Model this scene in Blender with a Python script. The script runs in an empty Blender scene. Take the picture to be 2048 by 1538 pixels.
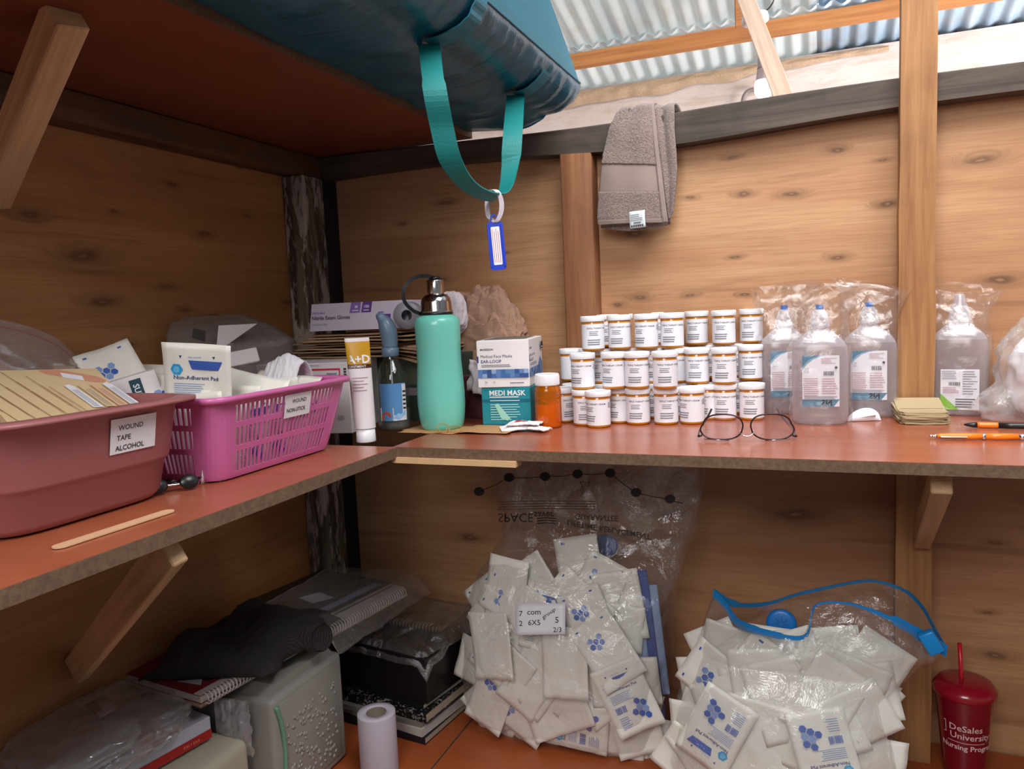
import bpy, bmesh, math, random
from mathutils import Vector, Matrix, noise, Euler
PI = math.pi
R = math.radians
random.seed(7)
sc = bpy.context.scene
COL = sc.collection

# ---------------------------------------------------------------- camera
FPX = 1536.0
vY = Vector((616, -179, FPX)).normalized()
vX = Vector((3821, -16, -FPX)); vX = (vX - vX.dot(vY) * vY).normalized()
vZ = vX.cross(vY)
CAM = Vector((0, -1.804, 1.45))
def ray(u, v):
    c = Vector((u - 1024, v - 769, FPX))
    return Vector((vX.dot(c), vY.dot(c), vZ.dot(c)))
def hit(u, v, axis, val):
    """point of the place where the sight line of photo point (u, v) meets the plane axis = val"""
    d = ray(u, v); a = 'xyz'.index(axis)
    return CAM + d * ((val - CAM[a]) / d[a])
cd = bpy.data.cameras.new('camera'); cam = bpy.data.objects.new('camera', cd); COL.objects.link(cam)
right = Vector((vX[0], vY[0], vZ[0])); down = Vector((vX[1], vY[1], vZ[1])); fwd = Vector((vX[2], vY[2], vZ[2]))
m = Matrix.Identity(4)
for i in range(3):
    m[i][0] = right[i]; m[i][1] = -down[i]; m[i][2] = -fwd[i]; m[i][3] = CAM[i]
cam.matrix_world = m
cd.sensor_width = 36; cd.lens = 36 * FPX / 2048; cd.clip_start = .02
sc.camera = cam

# ---------------------------------------------------------------- light and exposure
sc.view_settings.view_transform = 'Standard'
sc.view_settings.look = 'None'
sc.view_settings.gamma = 1
sc.view_settings.exposure = 0.38
sc.cycles.transparent_max_bounces = 32
sc.cycles.max_bounces = 10
world = bpy.data.worlds.new('sky'); sc.world = world; world.use_nodes = True
bg = world.node_tree.nodes['Background']
bg.inputs[0].default_value = (.86, .93, 1, 1); bg.inputs[1].default_value = .17
def area(name, loc, target, sx, sy, power, color=(1, 1, 1)):
    d = bpy.data.lights.new(name, 'AREA'); d.shape = 'RECTANGLE'; d.size = sx; d.size_y = sy
    d.energy = power; d.color = color
    o = bpy.data.objects.new(name, d); COL.objects.link(o); o.location = loc
    o.rotation_euler = (Vector(target) - Vector(loc)).to_track_quat('-Z', 'Y').to_euler()
    return o
area('daylight_doorway', (-.15, -3.0, 2.6), (.3, -.1, 1.0), 1.2, 1.2, 34, (1, .97, .96))
area('overhead_key', (.35, -1.05, 3.0), (.15, -.1, 1.3), 1.2, 1.0, 36, (1, .98, .97))  # added area lamp for light from overhead; the roof has no opening here
area('back_room_fill', (2.2, .9, 1.4), (-.6, 2.0, 2.8), 1.6, 1.0, 100, (1, .97, .98))  # added lamp brightening the far wall and roof underside; no opening behind it
sd = bpy.data.lights.new('sun', 'SUN'); sd.energy = 3.2; sd.angle = R(2); sd.color = (1, .98, .95)
so = bpy.data.objects.new('sun', sd); COL.objects.link(so); so.rotation_euler = (R(-32), R(8), 0)

# ---------------------------------------------------------------- helpers
def srgb(h):
    if isinstance(h, str):
        h = h.lstrip('#'); c = [int(h[i:i + 2], 16) / 255 for i in (0, 2, 4)]
    else: c = list(h)
    return tuple(x / 12.92 if x <= .04045 else ((x + .055) / 1.055) ** 2.4 for x in c)
class NT:
    """small wrapper for building node trees"""
    def __init__(s, name):
        s.m = bpy.data.materials.new(name); s.m.use_nodes = True; s.t = s.m.node_tree; s.n = s.t.nodes; s.l = s.t.links
        s.b = s.n['Principled BSDF']; s.o = s.n['Material Output']; s._tc = None
    def node(s, kind, ins=None, **kw):
        n = s.n.new(kind)
        for k, v in kw.items(): setattr(n, k, v)
        for k, v in (ins or {}).items(): s.set(n.inputs[k], v)
        return n
    def set(s, sock, v):
        if isinstance(v, bpy.types.NodeSocket): s.l.new(v, sock)
        elif isinstance(v, (int, float)): sock.default_value = v
        else:
            v = tuple(v)
            if len(sock.default_value) == 4 and len(v) == 3: v = v + (1,)
            sock.default_value = v
    def co(s, gen='Object'):
        if not s._tc: s._tc = s.n.new('ShaderNodeTexCoord')
        return s._tc.outputs[gen]
    def wpos(s):
        return s.node('ShaderNodeNewGeometry').outputs['Position']
    def mapping(s, v, scale=(1, 1, 1), rot=(0, 0, 0), loc=(0, 0, 0)):
        return s.node('ShaderNodeMapping', {'Vector': v, 'Scale': scale, 'Rotation': rot, 'Location': loc}).outputs[0]
    def noise(s, v, scale, detail=4, rough=.5, dist=0):
        return s.node('ShaderNodeTexNoise', {'Vector': v, 'Scale': scale, 'Detail': detail, 'Roughness': rough, 'Distortion': dist}).outputs['Fac']
    def ramp(s, f, stops, interp='LINEAR'):
        r = s.n.new('ShaderNodeValToRGB'); s.l.new(f, r.inputs[0]); r.color_ramp.interpolation = interp
        e = r.color_ramp.elements
        while len(e) < len(stops): e.new(.5)
        for x, (p, c) in zip(e, stops):
            x.position = p; x.color = (c, c, c, 1) if isinstance(c, (int, float)) else tuple(c) + (1,)
        return r.outputs[0]
    def mix(s, f, a, b, mode='MIX'):
        n = s.node('ShaderNodeMix', data_type='RGBA', blend_type=mode)
        s.set(n.inputs[0], f); s.set(n.inputs[6], a); s.set(n.inputs[7], b)
        return n.outputs[2]
    def math(s, op, a, b=0, c=0):
        n = s.node('ShaderNodeMath', operation=op); s.set(n.inputs[0], a); s.set(n.inputs[1], b); s.set(n.inputs[2], c)
        return n.outputs[0]
    def bump(s, h, strength=.3, dist=.001):
        n = s.node('ShaderNodeBump', {'Height': h, 'Strength': strength, 'Distance': dist}); return n.outputs[0]
    def fin(s, color=None, rough=.5, metal=0, normal=None, **kw):
        if color is not None: s.set(s.b.inputs['Base Color'], color)
        s.set(s.b.inputs['Roughness'], rough); s.set(s.b.inputs['Metallic'], metal)
        if normal is not None: s.set(s.b.inputs['Normal'], normal)
        for k, v in kw.items(): s.set(s.b.inputs[k.replace('_', ' ')], v)
        return s.m
_plain = {}
def plain(name, h, rough=.5, metal=0, var=.0, bump=0, bscale=60, **kw):
    """plain coloured material with slight procedural unevenness"""
    if name in _plain: return _plain[name]
    t = NT(name); c = srgb(h) if isinstance(h, str) else h
    col = c; nrm = None
    if var:
        n = t.noise(t.co(), 9, 5, .6)
        col = t.mix(t.ramp(n, [(.3, 0.), (.7, 1.)]), tuple(x * (1 - var) for x in c), tuple(min(1, x * (1 + var)) for x in c))
    if bump: nrm = t.bump(t.noise(t.co(), bscale, 4), bump, .002)
    _plain[name] = t.fin(col, rough, metal, nrm, **kw)
    return _plain[name]
def film(name, tint=(.97, .97, .97), milk=.03, gloss=.12, rough=.08, bscale=25, bstr=.6, milkcol=(.9, .88, .88), bdist=.004):
    """thin crinkled clear plastic"""
    if name in _plain: return _plain[name]
    t = NT(name); t.n.remove(t.b)
    nz = t.noise(t.co(), bscale, 5, .65, 1.2)
    nz2 = t.node('ShaderNodeTexVoronoi', {'Vector': t.co(), 'Scale': bscale * .5}, feature='DISTANCE_TO_EDGE').outputs['Distance']
    nrm = t.bump(t.math('ADD', nz, t.math('MULTIPLY', t.math('MINIMUM', nz2, .15), 3.)), bstr, bdist)
    tr = t.node('ShaderNodeBsdfTransparent', {'Color': tint})
    gl = t.node('ShaderNodeBsdfGlossy', {'Color': (1, 1, 1), 'Roughness': rough, 'Normal': nrm})
    df = t.node('ShaderNodeBsdfDiffuse', {'Color': milkcol, 'Normal': nrm})
    fr = t.node('ShaderNodeLayerWeight', {'Blend': .25, 'Normal': nrm})
    fac = t.math('ADD', t.math('MULTIPLY', fr.outputs['Facing'], gloss * 2.2), gloss * .35)
    a = t.node('ShaderNodeMixShader', {0: milk, 1: tr.outputs[0], 2: df.outputs[0]})
    b = t.node('ShaderNodeMixShader', {0: fac, 1: a.outputs[0], 2: gl.outputs[0]})
    t.l.new(b.outputs[0], t.o.inputs[0])
    _plain[name] = t.m
    return t.m

class MB:
    """collects geometry with several materials; build() links it as ONE mesh object"""
    def __init__(s): s.v = []; s.f = []; s.mi = []; s.sm = []; s.mats = []
    def mat(s, m):
        if m not in s.mats: s.mats.append(m)
        return s.mats.index(m)
    def add(s, vs, fs, m, smooth=False, M=None):
        o = len(s.v)
        if M is not None: vs = [M @ Vector(v) for v in vs]
        s.v += [tuple(v) for v in vs]; i = s.mat(m)
        for f in fs: s.f.append([o + k for k in f]); s.mi.append(i); s.sm.append(smooth)
        return s
    def box(s, a, b, m, bev=0, M=None, seg=2, smooth=None):
        x0, y0, z0 = a; x1, y1, z1 = b
        if bev <= 0:
            vs = [(x, y, z) for x in (x0, x1) for y in (y0, y1) for z in (z0, z1)]
            fs = [(0, 1, 3, 2), (4, 6, 7, 5), (0, 4, 5, 1), (2, 3, 7, 6), (0, 2, 6, 4), (1, 5, 7, 3)]
            return s.add(vs, fs, m, False, M)
        bm = bmesh.new(); bmesh.ops.create_cube(bm, size=1)
        for v in bm.verts: v.co = Vector(((x0 + x1) / 2 + v.co.x * (x1 - x0), (y0 + y1) / 2 + v.co.y * (y1 - y0), (z0 + z1) / 2 + v.co.z * (z1 - z0)))
        bmesh.ops.bevel(bm, geom=list(bm.edges), offset=bev, segments=seg, affect='EDGES', profile=.5)
        bm.verts.index_update()
        s.add([v.co.copy() for v in bm.verts], [[v.index for v in f.verts] for f in bm.faces], m, seg > 1, M)
        bm.free(); return s
    def lathe(s, prof, m, n=32, M=None, cap0=True, cap1=True, sx=1, sy=1, sup=None):
        vs = []; fs = []
        for (r, z) in prof:
            for k in range(n):
                a = 2 * PI * k / n; c, q = math.cos(a), math.sin(a)
                if sup:
                    c = math.copysign(abs(c) ** (2 / sup), c); q = math.copysign(abs(q) ** (2 / sup), q)
                vs.append((r * c * sx, r * q * sy, z))
        for i in range(len(prof) - 1):
            for k in range(n):
                k2 = (k + 1) % n
                fs.append((i * n + k, i * n + k2, (i + 1) * n + k2, (i + 1) * n + k))
        if cap0: fs.append(tuple(range(n - 1, -1, -1)))
        if cap1: fs.append(tuple((len(prof) - 1) * n + k for k in range(n)))
        return s.add(vs, fs, m, True, M)
    def tube(s, pts, r, m, n=8, closed=False, M=None, rs=None, cap=True):
        pts = [Vector(p) for p in pts]; N = len(pts); vs = []; fs = []
        up = Vector((0, 0, 1)); prev = None
        for i, p in enumerate(pts):
            if closed: d = pts[(i + 1) % N] - pts[i - 1]
            else: d = pts[min(i + 1, N - 1)] - pts[max(i - 1, 0)]
            if d.length < 1e-9: d = Vector((1, 0, 0))
            d.normalize()
            if prev is None:
                a = d.cross(up)
                if a.length < .05: a = d.cross(Vector((1, 0, 0)))
            else: a = prev - prev.dot(d) * d
            a.normalize(); b = d.cross(a); prev = a
            rr = rs[i] if rs else r
            for k in range(n):
                t = 2 * PI * k / n; vs.append(p + (a * math.cos(t) + b * math.sin(t)) * rr)
        for i in range(N if closed else N - 1):
            j = (i + 1) % N
            for k in range(n):
                k2 = (k + 1) % n; fs.append((i * n + k, i * n + k2, j * n + k2, j * n + k))
        if not closed and cap: fs += [tuple(range(n - 1, -1, -1)), tuple((N - 1) * n + k for k in range(n))]
        return s.add(vs, fs, m, True, M)
    def ribbon(s, pts, wid, th, m, M=None):
        """flat strap: pts = centre line, wid = width vector (or list), th = thickness"""
        pts = [Vector(p) for p in pts]; N = len(pts); vs = []; fs = []
        for i, p in enumerate(pts):
            w = Vector(wid[i] if isinstance(wid, list) else wid)
            d = (pts[min(i + 1, N - 1)] - pts[max(i - 1, 0)]).normalized()
            nn = d.cross(w).normalized() * th / 2
            vs += [p - w / 2 - nn, p + w / 2 - nn, p + w / 2 + nn, p - w / 2 + nn]
        for i in range(N - 1):
            for k in range(4):
                k2 = (k + 1) % 4; fs.append((i * 4 + k, i * 4 + k2, i * 4 + 4 + k2, i * 4 + 4 + k))
        fs += [(3, 2, 1, 0), tuple((N - 1) * 4 + k for k in range(4))]
        return s.add(vs, fs, m, False, M)
    def grid(s, fn, nu, nv, m, smooth=True, th=0, M=None, closed_u=False):
        """surface fn(u, v) for u, v in 0..1; th > 0 gives it thickness along its normals"""
        P = [[Vector(fn(i / nu, j / nv)) for j in range(nv + 1)] for i in range(nu + (0 if closed_u else 1))]
        W = len(P); vs = [p for row in P for p in row]; fs = []; h = nv + 1
        for i in range(nu):
            i2 = (i + 1) % W
            for j in range(nv): fs.append((i * h + j, i2 * h + j, i2 * h + j + 1, i * h + j + 1))
        if th:
            N = []
            for i in range(W):
                for j in range(h):
                    a = P[min(i + 1, W - 1)][j] - P[max(i - 1, 0)][j]; b = P[i][min(j + 1, nv)] - P[i][max(j - 1, 0)]
                    q = a.cross(b); N.append(q.normalized() if q.length > 1e-12 else Vector((0, 0, 1)))
            n0 = len(vs); vs += [vs[k] - N[k] * th for k in range(n0)]
            fs += [tuple(n0 + k for k in reversed(f)) for f in list(fs)]
            if not closed_u:
                rim = [(i * h) for i in range(W)] + [(W - 1) * h + j for j in range(1, h)] + [i * h + nv for i in range(W - 2, -1, -1)] + [j for j in range(nv - 1, 0, -1)]
                for k in range(len(rim)):
                    a, b = rim[k], rim[(k + 1) % len(rim)]; fs.append((b, a, n0 + a, n0 + b))
        return s.add(vs, fs, m, smooth, M)
    def prism(s, poly, a, b, m, M=None, plane='xy', smooth=False):
        """polygon (2D) extruded from a to b along the third axis"""
        def P(p, h): return {'xy': (p[0], p[1], h), 'xz': (p[0], h, p[1]), 'yz': (h, p[0], p[1])}[plane]
        n = len(poly); vs = [P(p, a) for p in poly] + [P(p, b) for p in poly]
        fs = [tuple(range(n - 1, -1, -1)), tuple(n + k for k in range(n))] + [(k, (k + 1) % n, n + (k + 1) % n, n + k) for k in range(n)]
        return s.add(vs, fs, m, smooth, M)
    def decal(s, items, mp, step=.004, lift=.0003):
        """flat print: ('r',u0,v0,u1,v1,mat) ('t',text,u,v,size,mat,align,bold) ('p',pts,mat), later items lie above earlier ones"""
        for L, it in enumerate(items):
            h = lift * (1 + .35 * L)
            if it[0] == 'r':
                _, u0, v0, u1, v1, m = it; n = max(1, int(abs(u1 - u0) / step)) if step else 1; k = max(1, int(abs(v1 - v0) / (step * 4))) if step else 1
                vs = []; fs = []
                for i in range(n + 1):
                    for j in range(k + 1): vs.append(mp(u0 + (u1 - u0) * i / n, v0 + (v1 - v0) * j / k, h))
                for i in range(n):
                    for j in range(k):
                        a = i * (k + 1) + j; fs.append((a, a + k + 1, a + k + 2, a + 1))
                s.add(vs, fs, m)
            elif it[0] == 't':
                tx, u, v, size, m = it[1:6]; al = it[6] if len(it) > 6 else 'l'; bold = it[7] if len(it) > 7 else 0
                vs, fs = text_mesh(tx, bold)
                x0 = min(p[0] for p in vs); x1 = max(p[0] for p in vs)
                sh = {'l': -x0, 'c': -(x0 + x1) / 2, 'r': -x1}[al]
                s.add([mp(u + (p[0] + sh) * size, v + p[1] * size, h) for p in vs], fs, m)
            elif it[0] == 'p':
                s.add([mp(p[0], p[1], h) for p in it[1]], [tuple(range(len(it[1])))], it[2])
        return s
    def build(s, name, parent=None, M=None, sub=0):
        me = bpy.data.meshes.new(name); me.from_pydata(s.v, [], s.f)
        for m in s.mats: me.materials.append(m)
        me.polygons.foreach_set('material_index', s.mi); me.polygons.foreach_set('use_smooth', s.sm)
        me.update()
        bm = bmesh.new(); bm.from_mesh(me)
        if len(s.v) < 60000 and not getattr(s, 'keep', False):
            pass
        bm.free()
        o = bpy.data.objects.new(name, me); COL.objects.link(o)
        if parent is not None: o.parent = parent
        if M is not None: o.matrix_local = M
        if any(s.sm) and not all(s.sm): pass
        if sub:
            md = o.modifiers.new('smooth', 'SUBSURF'); md.levels = md.render_levels = sub
        return o
_text = {}
def text_mesh(tx, bold=0):
    k = (tx, bold)
    if k not in _text:
        c = bpy.data.curves.new('lettering', 'FONT'); c.body = tx; c.size = 1; c.resolution_u = 2; c.offset = bold
        o = bpy.data.objects.new('lettering', c); COL.objects.link(o)
        dg = bpy.context.evaluated_depsgraph_get(); dg.update()
        me = bpy.data.meshes.new_from_object(o.evaluated_get(dg))
        _text[k] = ([v.co.copy() for v in me.vertices] or [Vector((0, 0, 0))] * 3, [tuple(p.vertices) for p in me.polygons])
        bpy.data.objects.remove(o); bpy.data.meshes.remove(me); bpy.data.curves.remove(c)
    return _text[k]
def planar(o, ux, uy):
    o = Vector(o); ux = Vector(ux).normalized(); uy = Vector(uy).normalized(); n = ux.cross(uy)
    return lambda u, v, h: o + ux * u + uy * v + n * h
def cyl(r, a0=-PI / 2, z0=0, cx=0, cy=0):
    """wraps u around a standing cylinder; u = 0 faces angle a0"""
    return lambda u, v, h: Vector((cx + (r + h) * math.cos(a0 + u / r), cy + (r + h) * math.sin(a0 + u / r), z0 + v))
def hexa(u, v, r, a=0):
    return [(u + r * math.cos(a + PI / 3 * k), v + r * math.sin(a + PI / 3 * k)) for k in range(6)]
def lines(u0, u1, v0, v1, n, m, seed=0, frac=.55, ragged=.3):
    rnd = random.Random(seed); out = []
    for i in range(n):
        v = v1 - (v1 - v0) * (i + .5) / n; h = (v1 - v0) / n * frac / 2
        out.append(('r', u0, v - h, u0 + (u1 - u0) * (1 - ragged * rnd.random()), v + h, m))
    return out
def bars(u0, u1, v0, v1, n, m, seed=0):
    rnd = random.Random(seed); out = []; w = (u1 - u0) / n
    for i in range(n): out.append(('r', u0 + i * w, v0, u0 + i * w + w * rnd.uniform(.3, .75), v1, m))
    return out
def tag(o, label=None, cat=None, group=None, kind=None):
    if label: o['label'] = label
    if cat: o['category'] = cat
    if group: o['group'] = group
    if kind: o['kind'] = kind
    return o
def thing(name, label, cat, loc=(0, 0, 0), rz=0, group=None, M=None):
    o = bpy.data.objects.new(name, None); COL.objects.link(o); o.empty_display_size = .02
    if M is not None: o.matrix_world = M
    else: o.location = loc; o.rotation_euler = (0, 0, rz)
    return tag(o, label, cat, group)
def struct(o): o['kind'] = 'structure'; return o
def copy_tree(o, parent=None):
    c = o.copy(); COL.objects.link(c); c.parent = parent
    for ch in list(o.children):
        k = ch.copy(); COL.objects.link(k); k.parent = c
        for g in list(ch.children):
            q = g.copy(); COL.objects.link(q); q.parent = k
    return c
def nz(x, y, z=0): return noise.noise(Vector((x, y, z)))
def fbm(x, y, z=0, o=3):
    s = 0; a = 1; f = 1
    for _ in range(o): s += a * noise.noise(Vector((x * f, y * f, z * f))); a *= .5; f *= 2.1
    return s
def ridge(x, y, z=0, o=3):
    s = 0; a = 1; f = 1
    for _ in range(o): s += a * (1 - 2 * abs(noise.noise(Vector((x * f, y * f, z * f))))); a *= .5; f *= 2.0
    return s
def spline(pts, n=8):
    """Catmull-Rom through pts"""
    P = [Vector(p) for p in pts]; P = [2 * P[0] - P[1]] + P + [2 * P[-1] - P[-2]]; out = []
    for i in range(1, len(P) - 2):
        for k in range(n):
            t = k / n; a, b, c, d = P[i - 1:i + 3]
            out.append(.5 * ((2 * b) + (c - a) * t + (2 * a - 5 * b + 4 * c - d) * t * t + (3 * b - a - 3 * c + d) * t ** 3))
    out.append(P[-2]); return out
def frame(o, x, z):
    """matrix at o with local x along x and local z close to z"""
    x = Vector(x).normalized(); z = Vector(z); z = (z - z.dot(x) * x).normalized(); y = z.cross(x)
    M = Matrix.Identity(4)
    for i in range(3): M[i][0] = x[i]; M[i][1] = y[i]; M[i][2] = z[i]; M[i][3] = o[i]
    return M
# ================================================================ wood materials
def plywood(name, base, dark, light, knots, ax, rough=.62, seed=0, gscale=1.0):
    """rotary-cut veneer: horizontal grain plus knots at (u, z, size, strength)"""
    t = NT(name); p = t.wpos()
    sep = t.node('ShaderNodeSeparateXYZ', {0: p}); u = sep.outputs[ax]; z = sep.outputs['Z']
    uz = t.node('ShaderNodeCombineXYZ', {0: u, 1: z, 2: seed * 3.7}).outputs[0]
    # nearest-knot distance field
    D = None; K = None
    wob = t.noise(t.mapping(uz, (3, 12, 1)), 3.0, 3)
    for (ku, kz, ks, st) in knots:
        du = t.math('DIVIDE', t.math('SUBTRACT', u, ku), ks * 2.7)
        dz = t.math('DIVIDE', t.math('SUBTRACT', t.math('ADD', z, t.math('MULTIPLY', t.math('SUBTRACT', wob, .5), .02)), kz), ks * .8)
        d = t.math('SQRT', t.math('ADD', t.math('MULTIPLY', du, du), t.math('MULTIPLY', dz, dz)))
        d = t.math('DIVIDE', d, st)
        D = d if D is None else t.math('MINIMUM', D, d)
        k = t.node('ShaderNodeVectorMath', {0: (0, 0, 0)}, operation='LENGTH')
    bend = t.math('MULTIPLY', t.ramp(D, [(0, 1.), (1, 0.)], 'EASE'), .035)
    zz = t.math('ADD', z, bend)
    g = t.node('ShaderNodeCombineXYZ', {0: t.math('MULTIPLY', u, 1.0), 1: t.math('MULTIPLY', zz, 11 * gscale), 2: seed * 1.3}).outputs[0]
    n1 = t.noise(g, 1.1, 5, .6, .8)
    g2 = t.node('ShaderNodeCombineXYZ', {0: t.math('MULTIPLY', u, 4.0), 1: t.math('MULTIPLY', zz, 130 * gscale), 2: seed * 2.1}).outputs[0]
    n2 = t.noise(g2, 2.2, 4, .7, .3)
    g3 = t.node('ShaderNodeCombineXYZ', {0: u, 1: t.math('MULTIPLY', z, 2.2), 2: seed}).outputs[0]
    n3 = t.noise(g3, 1.6, 3, .5, .4)
    c = t.mix(t.ramp(n1, [(.32, 0.), (.62, 1.)]), base, light)
    c = t.mix(t.math('MULTIPLY', t.ramp(n3, [(.42, 0.), (.72, 1.)]), .55), c, dark)
    c = t.mix(t.math('MULTIPLY', t.ramp(n2, [(.38, 1.), (.56, 0.)]), .32), c, tuple(x * .62 for x in base))
    streak = t.noise(t.node('ShaderNodeCombineXYZ', {0: t.math('MULTIPLY', u, 1.4), 1: t.math('MULTIPLY', zz, 22), 2: seed * 5.}).outputs[0], 1.3, 3, .5, .5)
    c = t.mix(t.math('MULTIPLY', t.ramp(streak, [(.6, 0.), (.72, 1.)]), .35), c, tuple(x * .5 for x in dark))
    kc = tuple(x * .3 for x in dark)
    c = t.mix(t.ramp(D, [(0, .8), (.2, .7), (.42, .32), (1., 0.)]), c, kc)
    c = t.mix(t.ramp(D, [(0, .45), (.07, .3), (.12, 0.)]), c, light)
    return t.fin(c, rough, 0, t.bump(n2, .12, .001))
def timber(name, base, dark, axis='z', rough=.7, grime=0.3, seed=0):
    """sawn board, grain along the object's own axis"""
    t = NT(name); sc_ = {'x': (1.2, 26, 26), 'y': (26, 1.2, 26), 'z': (26, 26, 1.2), None: (1.2, 26, 26)}[axis]
    v = t.mapping(t.wpos() if axis else t.co(), sc_, loc=(seed, seed * .7, seed * .3))
    n = t.noise(v, 1.6, 6, .65, .6); n2 = t.noise(t.mapping(t.wpos(), (3, 3, 3), loc=(seed, 0, 0)), 1.7, 5, .6)
    c = t.mix(t.ramp(n, [(.3, 1.), (.62, 0.)]), base, dark)
    c = t.mix(t.math('MULTIPLY', t.ramp(n2, [(.45, 0.), (.7, 1.)]), grime), c, tuple(x * .35 for x in dark))
    return t.fin(c, rough, 0, t.bump(n, .35, .002))
def laminate(name, a, b, rough=.3, seed=0, spec=.5):
    """reddish brown wood-print board face"""
    t = NT(name); n = t.noise(t.mapping(t.wpos(), (2.5, 9, 9), loc=(seed, 0, 0)), 1.2, 5, .6, .5)
    n2 = t.noise(t.wpos(), 2.3, 4, .6)
    c = t.mix(t.ramp(n, [(.3, 0.), (.7, 1.)]), a, b)
    c = t.mix(t.math('MULTIPLY', t.ramp(n2, [(.4, 0.), (.75, 1.)]), .35), c, tuple(x * .6 for x in a))
    return t.fin(c, t.ramp(n2, [(.3, rough), (.7, rough + .12)]), 0, t.bump(t.noise(t.wpos(), 240, 2), .04, .0006), Specular_IOR_Level=spec)
def chip(name, a, b, seed=0):
    t = NT(name); n = t.noise(t.wpos(), 130, 3, .7); n2 = t.noise(t.wpos(), 14, 3, .6)
    return t.fin(t.mix(t.ramp(n, [(.35, 0.), (.65, 1.)]), a, t.mix(n2, b, tuple(x * .6 for x in b))), .85, 0, t.bump(n, .4, .001))
def ku(px, py, s, st=1.): p = hit(px, py, 'y', 0); return (p.x, p.z, s, st)
def kl(px, py, s, st=1.): p = hit(px, py, 'x', -1.28); return (p.y, p.z, s, st)
KB = [ku(892, 405, .022), ku(805, 447, .012), ku(1010, 505, .01), ku(1675, 299, .016), ku(1465, 314, .014), ku(1488, 389, .016), ku(1583, 391, .02), ku(1775, 408, .018),
      ku(1675, 514, .017), ku(1470, 515, .014), ku(1380, 396, .012), ku(1270, 465, .03), ku(1280, 595, .016), ku(1235, 610, .012), ku(1490, 590, .014), ku(1380, 590, .014),
      ku(1590, 1030, .05), ku(1340, 1030, .02), ku(940, 1075, .03), ku(1960, 320, .03), ku(1990, 1085, .016), ku(1975, 1225, .012), ku(1990, 1310, .025), ku(2000, 560, .03), ku(880, 560, .02), ku(1765, 320, .012)]
KL = [kl(345, 370, .016), kl(230, 425, .012), kl(495, 430, .012), kl(410, 470, .022), kl(165, 512, .04), kl(205, 605, .03), kl(370, 618, .016), kl(575, 605, .016), kl(260, 690, .014), kl(335, 575, .02), kl(480, 335, .01),
      kl(500, 1020, .03), kl(330, 1000, .03), kl(60, 430, .02)]
M_plyb = plywood('plywood_back', srgb('b07c54'), srgb('8a5330'), srgb('c79a70'), KB, 'X', seed=1)
M_plyl = plywood('plywood_left', srgb('a8713c'), srgb('85502a'), srgb('b98452'), KL, 'Y', seed=4)
M_stud = timber('stud_wood', srgb('b08050'), srgb('8a5a32'), 'z', grime=.35, seed=2)
M_stud2 = timber('stud_wood_reddish', srgb('9c6a45'), srgb('7a4a2c'), 'z', grime=.3, seed=5)
M_beamx = timber('old_beam', srgb('5c5046'), srgb('352b24'), 'x', grime=.6, seed=3)
M_beamy = timber('old_beam_left', srgb('6b4630'), srgb('4a2f20'), 'y', grime=.5, seed=6)
M_brace = timber('brace_wood', srgb('dcb88e'), srgb('b48c62'), None, grime=.2, seed=7)
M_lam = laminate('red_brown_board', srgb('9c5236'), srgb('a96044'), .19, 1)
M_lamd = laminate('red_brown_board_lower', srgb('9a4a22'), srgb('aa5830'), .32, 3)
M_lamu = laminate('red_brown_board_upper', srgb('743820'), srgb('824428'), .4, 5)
M_chip = chip('board_edge', srgb('604636'), srgb('7e644c'))

def sbox(name, a, b, m, bev=0):
    mb = MB(); mb.box(a, b, m, bev); return struct(mb.build(name))
# partition walls
sbox('wall_back', (-1.30, 0, -.3), (1.6, .012, 1.865), M_plyb)
sbox('wall_left', (-1.292, -3.2, -.3), (-1.28, .0, 1.865), M_plyl)
# floor and building shell
t = NT('concrete'); n_ = t.noise(t.wpos(), 3, 6, .6)
M_conc = t.fin(t.mix(n_, srgb('6a625a'), srgb('8c8278')), .85, 0, t.bump(n_, .2, .003))
sbox('floor', (-3.4, -5, -.36), (4.5, 2.5, -.3), M_conc)
t = NT('limewash'); p_ = t.wpos(); n_ = t.noise(p_, 2.2, 6, .65); n2_ = t.noise(t.mapping(p_, (1, 1, 6)), 5, 5, .6)
cc = t.mix(t.ramp(n_, [(.35, 0.), (.7, 1.)]), srgb('e6dcd6'), srgb('cdbcb2'))
M_lime = t.fin(t.mix(t.math('MULTIPLY', t.ramp(n2_, [(.5, 0.), (.68, 1.)]), .4), cc, srgb('b89a80')), .9, 0, t.bump(t.math('ADD', n_, n2_), .6, .012))
sbox('wall_far', (-3.4, 2.3, -.3), (4.5, 2.45, 2.60), M_lime)
sbox('wall_outer', (-3.45, -5, -.3), (-3.4, 2.45, 3.2), M_lime)
# crumbling mortar line under the eave
mb = MB(); M_mort = chip('crumbled_mortar', srgb('b89878'), srgb('d8c0a4'))
def mort(u, v):
    x = -2.2 + u * 2.5; k = max(0, (u - .55) / .45)
    return (x, 2.3 - (.012 + .018 * math.sin(v * PI)) * (1 - k * .6) - .010 * ridge(x * 9, v * 2), 2.515 + .05 * k + (.07 - .05 * k) * v + .02 * nz(x * 6, 3) * (1 - v))
mb.grid(mort, 120, 6, M_mort); struct(mb.build('trim_1'))
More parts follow.
